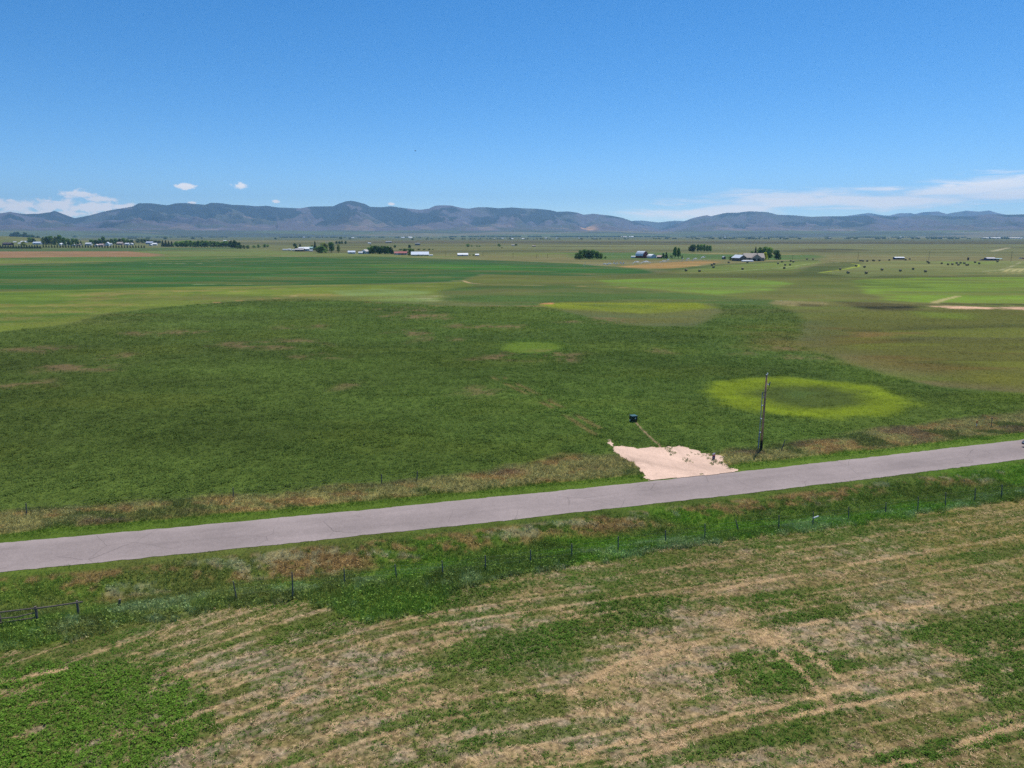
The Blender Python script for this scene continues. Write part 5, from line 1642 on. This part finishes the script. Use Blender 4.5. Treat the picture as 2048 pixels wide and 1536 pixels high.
# ------------------------------------------------------------------ hay bales
def bales():
    pts = []
    for v in ((312, 715), (360, 715), (112, 737), (182, 730), (202, 736), (80, 750), (137, 762), (176, 761), (129, 788)):
        pts.append((1536 + v[0] / 4, 340 + v[1] / 4 + .8, 0, 1.0))
    for v in ((623, 355), (437, 375), (408, 388), (427, 418), (77, 460), (249, 466), (800, 440), (862, 352)):
        pts.append((1360 + v[0] / 6.4, 470 + v[1] / 6.4 + .8, 0, 1.0))
    for v in ((705, 770), (577, 797), (640, 826), (771, 779), (785, 828), (911, 801), (1058, 809), (1160, 796), (1259, 815), (1276, 736), (1287, 746), (1388, 750), (1440, 758), (1474, 757), (1509, 747), (1522, 761),
              (1541, 746), (1570, 748), (1588, 763), (1596, 762), (1656, 740), (1689, 750), (891, 726), (969, 722), (1100, 720), (1133, 714), (1835, 735), (793, 730), (738, 728), (750, 727), (760, 730), (838, 726), (848, 727)):
        pts.append((1536 + v[0] / 4, 340 + v[1] / 4 + .8, 1, 1.0))
    m = MB()
    prof = []
    n = 20
    for k in range(n):
        a = 2 * math.pi * k / n
        prof.append((math.cos(a), math.sin(a)))
    # a round bale: rounded shoulders, slightly slumped, axis along x
    rings = []
    for xx, rr in ((-.78, .72), (-.72, .84), (-.5, .9), (0, .92), (.5, .9), (.72, .84), (.78, .72)):
        rings.append([(xx, c * rr * 1.02, max(s_ * rr, -.86) + .86) for c, s_ in prof])
    vs = [p for g in rings for p in g]
    fs = [tuple(range(n)), tuple(range((len(rings) - 1) * n, len(rings) * n))[::-1]]
    for i in range(len(rings) - 1):
        for k in range(n):
            fs.append((i * n + k, (i + 1) * n + k, (i + 1) * n + (k + 1) % n, i * n + (k + 1) % n))
    m.add(vs, fs)
    me = m.mesh('hay_bale')
    mt, nt, b = new_mat('weathered_hay')
    nz = noise_node(nt, 3.0, 4)
    wv = nt.nodes.new('ShaderNodeTexWave')
    wv.inputs['Scale'].default_value = 4
    wv.inputs['Distortion'].default_value = 2
    tc = nt.nodes.new('ShaderNodeTexCoord')
    nt.links.new(tc.outputs['Object'], wv.inputs['Vector'])
    c = nt.nodes.new('ShaderNodeRGB')
    c.outputs[0].default_value = (*lin((146, 134, 104)), 1)
    cc = mul_col(nt, c.outputs[0], remap(nt, nz.outputs['Fac'], .3, .7, .7, 1.25))
    cc = mul_col(nt, cc, remap(nt, wv.outputs['Fac'], 0, 1, .85, 1.1))
    nt.links.new(cc, b.inputs['Base Color'])
    me.materials.append(mt)
    labs = ('dark round hay bale on the mown green field around the gray gabled house', 'dark round hay bale on the wide pale mown field at far right')
    grps = ('bales near the gray house', 'bales on the right hand field')
    for k, (px, py, g, sc) in enumerate(pts):
        o = bpy.data.objects.new('hay_bale', me)
        C.objects.link(o)
        o.location = at(px, py)
        o.rotation_euler = (0, 0, random.uniform(-.5, .5) + (1.57 if k % 4 == 0 else .2))
        o.scale = (1.05, 1.05, 1.05)
        tag(o, labs[g], 'hay bale', grps[g])


bales()


# ------------------------------------------------------------------ wheel line sprinkler, far poles, vehicles by the farms
def wheel_line():
    a, b = at(1166, 532.4), at(1415, 521.3)
    o = thing('wheel_line_sprinkler', 'long wheeled irrigation pipe throwing white sprays over the green field', 'irrigation line', a)
    mt = paint((196, 198, 202), .4, .1, 2, .5)
    d = b - a
    m = MB()
    m.tube([(0, 0, .95), tuple(d + Vector((0, 0, .95)))], .07, 6)
    m.build('pipe', mt, o)
    ax = d.normalized()
    for k in range(22):
        c = d * (k / 21) + Vector((0, 0, .95))
        w = MB()
        u = Vector((-ax.y, ax.x, 0))
        pts = [c + u * math.cos(t * 2 * math.pi / 16) * .95 + Vector((0, 0, 1)) * math.sin(t * 2 * math.pi / 16) * .95 for t in range(17)]
        w.tube(pts, .035, 5)
        for q in range(4):
            w.tube([c, pts[q * 4]], .02, 4)
        w.build('wheel', mt, o)
    dm, nt, bs = new_mat('water_drops')
    bs.inputs['Base Color'].default_value = (.86, .90, .93, 1)
    bs.inputs['Roughness'].default_value = .5
    spr = [(1212, 532, 9, 3.4, 1), (1216, 532, 9, 2.6, -1), (1231.5, 531.6, 7, 4, -.6), (1233, 531.4, 3.2, 4.6, .5), (1244, 531.2, 4, 4.6, -1), (1245, 531.2, 3, 4, 1), (1264, 530, 13, 5.5, 1), (1280, 529.6, 14, 5.2, 1),
           (1302, 528.6, 12, 4.6, -1), (1320, 527.6, 10, 4, 1), (1331, 527, 8, 6.5, .8), (1364, 524.6, 4, 6, .4), (1371, 524, 8, 6, .8), (1384, 523.2, 9, 5, .9), (1398, 521.8, 10, 7, 1.1), (1170, 532.3, 1.2, 6.5, .3)]
    r = np.random.default_rng(3)
    for px, py, wpx, hpx, dr in spr:
        p = at(px, py)
        s = mpp(p)
        n = 1100
        t = r.uniform(0, 1, n) ** .8
        L, Hh = wpx * s, hpx * s * .8
        yy = r.normal(0, .12, n) * L * t
        fan = r.normal(1, .10, n)
        xx = L * t * fan * dr
        zz = 1.0 + Hh * 4 * (t * .62) * (1 - t * .62) * r.normal(1, .13, n) + r.normal(0, .15, n)
        P = np.stack([xx, yy, np.maximum(zz, .1)], 1) + np.array(p - a)
        v = crown_tris(P, r.normal(0, 1, P.shape), .105, 4)
        link('water_spray', np_mesh('water_spray', v, np.arange(len(v)).reshape(-1, 3)), dm, o)


wheel_line()
WOOD = plain('weathered_wood', (112, 100, 90), .9, .25, 5)
DARKWOOD = plain('dark_wood', (78, 68, 60), .9, .25, 5)


def far_poles():
    for px, py, top in ((1715.5, 521, 506.5), (1857.5, 519.2, 505.5), (2021.5, 523.2, 507), (1585, 519.5, 511), (891.6, 512, 505.8), (966, 512.4, 505), (1026, 515, 506.5), (1073.5, 516, 508.5), (1095, 516.5, 509)):
        p = at(px, py)
        h = (py - top) * mpp(p)
        o = thing('far_utility_pole', {1715.5: 'thin dark utility pole left of the long low blue building', 1857.5: 'thin dark utility pole right of the long low blue building', 2021.5: 'thin dark utility pole right of the pale green roofed shelter',
                  1585: 'short thin pole right of the big dark round tree', 891.6: 'thin pole between the big metal roof and the white roofed shed', 966: 'thin pole right of the smaller white roofed shed',
                  1026: 'leftmost of three thin poles beyond the green field at centre', 1073.5: 'middle one of three thin poles beyond the green field at centre', 1095: 'rightmost of three thin poles beyond the green field, nearest the thicket'}[px], 'utility pole', p)
        MB().tube([(0, 0, 0), (0, 0, h)], .17, 8, .11).build('pole', DARKWOOD, o)
        MB().box(-1.1, -.06, h - .7, 1.1, .06, h - .56).build('crossarm', DARKWOOD, o)


far_poles()


def vehicle(name, label, cat, loc, yaw, col, kind='car', s=1.0):
    """front towards -x before turning"""
    o = thing(name, label, cat, loc, yaw)
    o.scale = (s, s, s)
    pm = paint(col, .3, .05, 1, .5)
    W2 = .88
    body = MB()
    low = [(-2.25, .38), (-2.28, .62), (-2.15, .80), (-1.15, .95), (2.0, 1.0), (2.25, .92), (2.28, .5), (2.2, .34)]
    body.extrude(low, -W2, W2, 'y')
    body.build('body', pm, o)
    cab = {'car': [(-1.15, .94), (-.45, 1.42), (.95, 1.46), (1.75, .99)], 'pickup': [(-1.0, .94), (-.45, 1.55), (.55, 1.58), (.7, .97)], 'van': [(-1.6, .9), (-1.1, 1.75), (2.15, 1.78), (2.2, .98)]}[kind]
    g = MB()
    g.extrude(cab, -W2 * .86, W2 * .86, 'y')
    g.build('windows', GLASS, o)
    rf = MB()
    a, b = cab[1], cab[2]
    rf.extrude([(a[0], a[1] - .01), (a[0] + .1, a[1] + .05), (b[0] - .1, b[1] + .05), (b[0], b[1] - .01)], -W2 * .87, W2 * .87, 'y')
    rf.build('roof_panel', pm, o)
    tm, rm = paint((30, 30, 32)), paint((150, 152, 156), .35, .05, 1, .5)
    for sx in (-1.4, 1.35):
        for sy in (-1, 1):
            w = MB().disc((sx, sy * (W2 - .08), .33), (0, 1, 0), .33, .2).build('wheel', tm, o)
            MB().disc((sx, sy * (W2 - .08), .33), (0, 1, 0), .2, .215).build('rim', rm, w)
    for sy in (-.6, .6):
        MB().box(-2.30, sy - .2, .60, -2.262, sy + .2, .74).build('headlight', paint((226, 228, 232), .2), o)
        MB().box(2.262, sy - .2, .66, 2.30, sy + .2, .80).build('taillight', paint((140, 30, 28), .3), o)
    MB().box(-2.31, -.36, .46, -2.272, .36, .66).build('grille', paint((24, 24, 26), .4), o)
    return o


def silage_tube():
    p = at(1494.8, 523.0)
    o = thing('silage_bag', 'long low rounded white tube lying in front of the gray gabled house', 'silage bag', p, R(-2))
    m = MB()
    n = 14
    rings = []
    for xx, rr in ((-6.4, .1), (-6.3, .6), (-5.9, 1.0), (-5, 1.15), (0, 1.2), (5, 1.12), (5.9, .95), (6.3, .5), (6.4, .1)):
        rings.append([(xx, math.cos(math.pi * k / (n - 1)) * rr * 1.15, math.sin(math.pi * k / (n - 1)) * rr * 1.25) for k in range(n)])
    vs = [q for g in rings for q in g]
    fs = []
    for i in range(len(rings) - 1):
        for k in range(n):
            fs.append((i * n + k, (i + 1) * n + k, (i + 1) * n + (k + 1) % n, i * n + (k + 1) % n))
    fs.append(tuple(range(n)))
    fs.append(tuple(range((len(rings) - 1) * n, len(rings) * n))[::-1])
    m.add(vs, fs).build('cover', paint((236, 236, 238), .4, .06), o, True)
    MB().box(-6.2, -1.5, .0, 6.2, 1.5, .06).build('ground_sheet', paint((120, 122, 140)), o)


silage_tube()
vehicle('pickup_truck', 'white pickup truck parked behind the long white tube', 'pickup truck', at(1502.3, 521.9), R(180), (232, 232, 234), 'pickup', 1.05)
vehicle('parked_van', 'small white van parked right of the white pickup truck', 'van', at(1507.8, 521.9), R(80), (230, 230, 232), 'van', .8)
vehicle('parked_car', 'dark red car parked left of the blue gray building by the far road', 'car', at(1963.5, 521.0), R(5), (110, 50, 46), 'car', 1.0)
vehicle('parked_van', 'white van parked at far right beyond the road', 'van', at(2041, 517.6), R(0), (236, 236, 236), 'van', .85)
vehicle('parked_car', 'red car at the right edge beside the far white van', 'car', at(2048, 518.2), R(10), (150, 54, 50), 'car', 1.0)
# the car entering at the right edge of the near road
cx_, cy_ = 70.95, 0.0
_sl = 0.275 + 7.6e-4 * cx_
_n = math.sqrt(1 + _sl * _sl)
cy_ = float(road_c(cx_)) - .2
vehicle('car', 'dark car on the near road, only its front showing at the right edge', 'car', (cx_ , cy_, .045), math.atan(_sl), (34, 40, 52), 'car', 1.0)


# ------------------------------------------------------------------ fences
POSTM = plain('post_wood', (112, 106, 98), .95, .3, 8)
WIREM = paint((120, 118, 116), .5, .1, 2, .5, .6)


def wire_fence(name, label, posts, extra, thick=.06, clear=.45):
    p0 = at(*posts[0][0])
    o = thing(name, label, 'fence', p0)
    tops = []
    for base, top in posts:
        b = at(*base, up=clear)
        b.z -= .15 + clear
        # real height from the two pixels; lean from their offset
        s = mpp(b)
        h = max((base[1] - top[1]) * s * 1.06, .5) + .15 + clear
        up = at(base[0], base[1])
        lean = (top[0] - base[0]) * s
        vert = (b.x / max(b.y, 1)) * 0
        nad = -(base[0] - 1024) / 6600.0 * (base[1] - top[1]) * s * -1
        lean = lean - nad
        t = Vector((b.x + lean, b.y, b.z + h))
        l0, l1 = b - p0, t - p0
        MB().tube([tuple(l0), tuple((l0 + l1) / 2 + Vector((.01, 0, 0))), tuple(l1)], thick * random.uniform(.85, 1.15), 8, thick * .8).build('post', POSTM, o)
        tops.append((l0, l1))
    tops.sort(key=lambda q: q[0].x)
    e0, e1 = extra
    if e0:
        tops.insert(0, (tops[0][0] + Vector(e0), tops[0][1] + Vector(e0)))
    if e1:
        tops.append((tops[-1][0] + Vector(e1), tops[-1][1] + Vector(e1)))
    for f in (.42, .66, .9):
        m = MB()
        m.tube([tuple(a + (c - a) * f + Vector((0, -.07, 0))) for a, c in tops], .004, 4)
        m.build('wire', WIREM, o)
    return o


wire_fence('wire_fence', 'wire fence on dark wooden posts along the near side of the ditch',
           [((473, 1190), (467, 1165)), ((585, 1187), (584, 1147)), ((688.5, 1158), (688, 1138.5)), ((793, 1147), (790, 1129)), ((886, 1142), (884, 1122)), ((971, 1131), (970.5, 1111)), ((1061, 1118), (1061, 1100)),
            ((1143.5, 1108), (1143.5, 1088)), ((1236.5, 1093), (1236.5, 1073)), ((1331, 1077), (1331, 1061)), ((1410, 1070), (1410, 1049)), ((1479, 1055), (1472, 1041)), ((1558, 1052), (1558, 1032.5)), ((1626.5, 1044), (1626.5, 1025.6)),
            ((1698, 1032), (1697.5, 1015.5)), ((1772, 1021), (1772, 1007)), ((1836.5, 1015), (1836.5, 996.8)), ((1891.6, 1005), (1891.6, 988)), ((1950.5, 995.5), (1950.5, 979.7)), ((2004, 989), (2004, 973)), ((2062, 981), (2062, 965))],
           (None, (6, 1.9, 0)))
wire_fence('roadside_fence', 'sparse dark fence posts in the brown weeds left of the gravel entrance',
           [((52, 1026), (52, 1010)), ((466, 992), (466, 977)), ((763, 965), (763, 949)), ((833, 957), (835, 943))], ((-8, -2, 0), None), .07, .3)
wire_fence('roadside_fence', 'leaning fence posts in the brown weeds right of the utility pole',
           [((1562, 897), (1570, 881)), ((1983, 850), (1984, 838))], (None, (8, 2.4, 0)), .07, .3)


def rail_fence():
    p0 = at(75, 1242)
    o = thing('rail_fence', 'gray weathered wooden rail fence in the weeds at the lower left', 'fence', p0)
    posts = {}
    for px, py, h in ((1.5, 1251, 1.25), (75, 1242, 1.2), (157.7, 1230, 1.2)):
        b = at(px, py) - p0
        posts[px] = b
        MB().tube([tuple(b + Vector((0, 0, -.2))), tuple(b + Vector((0, 0, h)))], .10, 9, .085).build('post', WOOD, o)
    q = at(-90, 1264) - p0
    A, B, D = posts[1.5], posts[75], posts[157.7]
    ext = D + (D - B) * .16
    z = Vector((0, -.12, 0))

    def rail(pts, r):
        MB().tube([tuple(Vector(p) + z) for p in pts], r, 8, r * .9).build('rail', WOOD, o)
    rail([q + Vector((0, 0, 1.1)), A + Vector((0, 0, 1.12)), B + Vector((0, 0, 1.12))], .06)
    rail([B + Vector((-.1, .03, 1.06)), (B + D) / 2 + Vector((0, 0, 1.07)), ext + Vector((0, 0, 1.1))], .065)
    rail([q + Vector((0, 0, .62)), A + Vector((0, 0, .62)), (A + B) / 2 + Vector((0, 0, .58)), B + Vector((-.1, 0, .74))], .055)
    rail([q + Vector((0, 0, .3)), A + Vector((0, 0, .28)), B + Vector((-.05, 0, .34))], .055)


rail_fence()
b_ = at(238, 1213)
o_ = thing('broken_post', 'short leaning broken fence post in the weeds right of the rail fence', 'post', b_)
MB().tube([(0, 0, -.2), (.06, 0, .25), (.13, 0, .62)], .10, 9, .085).build('stump', WOOD, o_)
b_ = at(1630, 1047)
o_ = thing('white_pipe', 'short white plastic pipe lying in the pale grass beside a fence post', 'pipe', b_)
MB().tube([(-.3, 0, .55), (.32, .1, .75)], .07, 10).build('tube', paint((236, 236, 236), .3), o_)
b_ = at(1952.5, 855)
o_ = thing('marker_stake', 'white roadside marker stake with orange top near the right edge', 'marker', b_)
MB().tube([(0, 0, 0), (0, 0, .62)], .05, 8).build('stake', paint((226, 222, 216), .5), o_)
MB().tube([(0, 0, .62), (0, 0, 1.02)], .075, 8).build('orange_cap', paint((196, 92, 44), .5), o_)


# ------------------------------------------------------------------ the utility pole by the entrance
def near_pole():
    b = at(1522, 899.5)
    o = thing('utility_pole', 'tall wooden utility pole with gray conduit standing by the gravel entrance', 'utility pole', b)
    s = mpp(b)
    Hh = 10.25
    m, nt, bs = new_mat('pole_wood')
    tc = nt.nodes.new('ShaderNodeTexCoord')
    mp = nt.nodes.new('ShaderNodeMapping')
    mp.inputs['Scale'].default_value = (1, 1, .12)
    nt.links.new(tc.outputs['Object'], mp.inputs['Vector'])
    n1 = noise_node(nt, 9, 5, .65, mp.outputs['Vector'])
    n2 = noise_node(nt, 1.1, 3, .6)
    cr = nt.nodes.new('ShaderNodeValToRGB')
    cr.color_ramp.elements[0].color = (*lin((120, 78, 56)), 1)
    cr.color_ramp.elements[1].color = (*lin((186, 150, 124)), 1)
    cr.color_ramp.elements[0].position = .3
    cr.color_ramp.elements[1].position = .6
    nt.links.new(n2.outputs['Fac'], cr.inputs[0])
    nt.links.new(mul_col(nt, cr.outputs[0], remap(nt, n1.outputs['Fac'], .3, .7, .75, 1.2)), bs.inputs['Base Color'])
    MB().tube([(0, 0, -.3), (0, 0, Hh * .5), (0, 0, Hh)], .165, 16, .105).build('pole', m, o, True)
    MB().tube([(0, 0, .02), (0, 0, 1.25)], .178, 16, .172).build('base_wrap', paint((24, 24, 26), .6), o)
    gal = paint((140, 148, 158), .5, .12, 3, .5, .2)
    ch = 7.75
    MB().tube([(-.40, -.05, -.2), (-.40, -.05, 2.3)], .085, 10).build('conduit_guard', gal, o)
    MB().tube([(-.40, -.05, 2.3), (-.40, -.05, ch)], .055, 10).build('conduit', gal, o)
    MB().tube([(-.40, -.05, ch), (-.38, -.05, ch + .12), (-.28, -.05, ch + .16)], .085, 9).build('weatherhead', paint((110, 112, 116), .5), o)
    wht = paint((236, 236, 238), .35, .05)
    for z in (2.45, 4.35, 6.15, 7.25):
        br = MB().box(-.42, -.07, z - .04, -.06, -.02, z + .04).build('standoff_bracket', gal, o)
        if z > 2.0 and z != 7.25:
            MB().tube([(-.35, -.17, z - .05), (-.35, -.17, z + .06)], .075, 8).build('clamp', wht, br)
    a = MB().tube([(.08, -.02, 9.15), (.22, -.05, 8.98), (.38, -.06, 8.95)], .055, 8)
    a.build('cutout_arm', wht, o)
    MB().tube([(.36, -.06, 8.85), (.52, -.06, 9.32)], .085, 8, .07).build('cutout', paint((96, 108, 120), .5), o)
    MB().tube([(.50, -.06, 9.18), (.40, -.10, 8.6), (.20, -.16, 8.15), (-.05, -.16, 7.92), (-.28, -.07, 7.9)], .022, 6).build('cable', paint((52, 48, 48)), o)
    MB().box(-.02, -.15, Hh - .3, .04, -.10, Hh + .22).build('top_pin', gal, o)
    MB().tube([(.06, -.1, Hh + .08), (.06, -.1, Hh + .27)], .085, 9).build('insulator', wht, o)
    MB().tube([(0, 0, Hh - .02), (0, 0, Hh + .03)], .125, 12).build('cap', paint((190, 194, 200)), o)


near_pole()


# ------------------------------------------------------------------ transformer box, yard sign
def utility_box():
    b = at(1266.5, 842.5)
    o = thing('utility_box', 'dark green metal utility box standing in the green crop', 'utility box', b, R(20))
    gm = paint((26, 44, 42), .45, .12, 2, .4)
    w, d, z0, z1 = .92, .95, .22, .84
    m = MB()
    m.extrude([(-d / 2, z0), (-d / 2, z1 - .06), (-d / 2 + .04, z1), (d / 2 - .03, z1 + .05), (d / 2, z1), (d / 2, z0)], -w / 2, w / 2, 'x')
    m.build('cabinet', gm, o)
    MB().box(-w / 2 - .02, -d / 2 - .02, z1 + .052, w / 2 + .02, d / 2 + .02, z1 + .10).build('lid', paint((62, 98, 98), .45, .12, 2, .4), o)
    MB().box(-.02, -d / 2 - .012, z0 + .24, .18, -d / 2 - .003, z0 + .44).build('warning_label', paint((196, 204, 208)), o)
    for sx in (-.3, .3):
        MB().box(sx - .09, -d / 2 + .05, -.1, sx + .09, -d / 2 + .25, z0).build('leg', gm, o)
        MB().box(sx - .09, d / 2 - .25, -.1, sx + .09, d / 2 - .05, z0).build('leg', gm, o)
    MB().tube([(-w / 2 - .18, -.1, .1), (-w / 2 - .18, -.1, .42)], .05, 8).build('ground_stub', paint((226, 226, 224)), o)
    MB().tube([(-w / 2 - .18, -.1, .38), (-w / 2 + .02, -.1, .38)], .025, 6).build('stub_bracket', gm, o)


utility_box()


def yard_sign():
    b = at(1427, 921)
    o = thing('yard_sign', 'small white, red and navy yard sign at the right side of the gravel entrance', 'sign', b, R(38))
    fm = paint((120, 124, 130), .4, .1, 2, .5)
    MB().box(-.30, -.012, 0, -.275, .012, 1.02).box(.275, -.012, 0, .30, .012, 1.02).build('frame', fm, o)
    MB().box(-.272, -.008, .80, .272, .008, 1.0).build('white_panel', paint((232, 230, 234), .5), o)
    r = MB().box(-.272, -.008, .58, .272, .008, .797).build('red_panel', paint((186, 44, 66), .5), o)
    MB().box(-.12, -.012, .66, .12, -.0085, .72).build('pale_mark', paint((232, 200, 206), .5), r)
    n = MB().box(-.272, -.008, .14, .272, .008, .577).build('navy_panel', paint((44, 44, 88), .5), o)
    MB().box(-.2, -.012, .40, .2, -.0085, .45).build('pale_line', paint((120, 124, 160), .5), n)


yard_sign()


def bird():
    u, v = (831 - 1024) / F, (768 - 302) / F
    d = Vector((u, math.cos(PITCH) + v * math.sin(PITCH), -math.sin(PITCH) + v * math.cos(PITCH))).normalized()
    p = Vector((0, 0, EYE)) + d * 150
    o = thing('bird', 'tiny dark bird flying in the open blue sky', 'bird', p, R(40))
    dm = paint((44, 42, 40), .8)
    m = MB()
    m.tube([(-.20, 0, 0), (-.12, 0, .02), (0, 0, .02), (.10, 0, .015), (.16, 0, .02)], .045, 8, .02)
    m.build('body', dm, o, True)
    for s in (-1, 1):
        MB().add([(-.07, s * .02, .03), (.06, s * .02, .03), (.03, s * .20, .14), (-.06, s * .20, .13), (-.10, s * .40, .10)], [(0, 1, 2, 3), (3, 2, 4)]).build('wing', dm, o)
    MB().add([(-.18, -.02, .0), (-.18, .02, .0), (-.30, .05, .0), (-.30, -.05, .0)], [(0, 1, 2, 3)]).build('tail', dm, o)


bird()


# ------------------------------------------------------------------ weeds on the gravel and a clump of straw
def small_weeds():
    T = [leaf_template(14, 900 + k, .28, .14, .13, .9) for k in range(5)]
    r = np.random.default_rng(12)
    spots = [(1337, 900, 6), (1341, 905, 6), (1346, 908, 4), (1343, 913, 2), (1372, 923, 5), (1379, 925, 6), (1374, 913, 3), (1365, 918, 2), (1390, 910, 5), (1403, 912, 5), (1412, 908, 4), (1434, 909, 7), (1446, 916, 9), (1440, 928, 9), (1452, 932, 10),
             (1421, 921, 6), (1430, 925, 7), (1413, 900, 8), (1400, 899, 6), (1365, 893, 9), (1330, 895, 5), (1228, 893, 5), (1220, 884, 6), (1212, 881, 4), (1285, 957, 10), (1460, 938, 10), (1425, 931, 6)]
    X, Y, S = [], [], []
    for px, py, n in spots:
        p = at(px, py)
        for k in range(n):
            X.append(p.x + r.normal(0, .22))
            Y.append(p.y + r.normal(0, .3))
            S.append(r.uniform(.35, .9))
    X, Y, S = np.array(X), np.array(Y), np.array(S)
    c = lin((96, 124, 58)) * r.uniform(.7, 1.3, (len(X), 1))
    scatter('gravel_weeds', X, Y, gz(X, Y) + .08, S, c, T, GREENERY, 'small weeds sprouting on the gravel entrance and its rim')


small_weeds()

# ------------------------------------------------------------------ haze
HAZE_DENSITY = 5.0e-5


def haze():
    m = MB().box(-19000, -17000, -7, 19000, 21500, 1150)
    mt = bpy.data.materials.new('haze')
    mt.use_nodes = True
    nt = mt.node_tree
    nt.nodes.clear()
    out = nt.nodes.new('ShaderNodeOutputMaterial')
    v = nt.nodes.new('ShaderNodeVolumePrincipled')
    v.inputs['Color'].default_value = (.38, .68, 1.0, 1)
    v.inputs['Density'].default_value = HAZE_DENSITY
    v.inputs['Anisotropy'].default_value = .3
    nt.links.new(v.outputs[0], out.inputs['Volume'])
    mt.cycles.homogeneous_volume = True
    o = m.build('haze', mt)
    tag(o, kind='stuff')


haze()
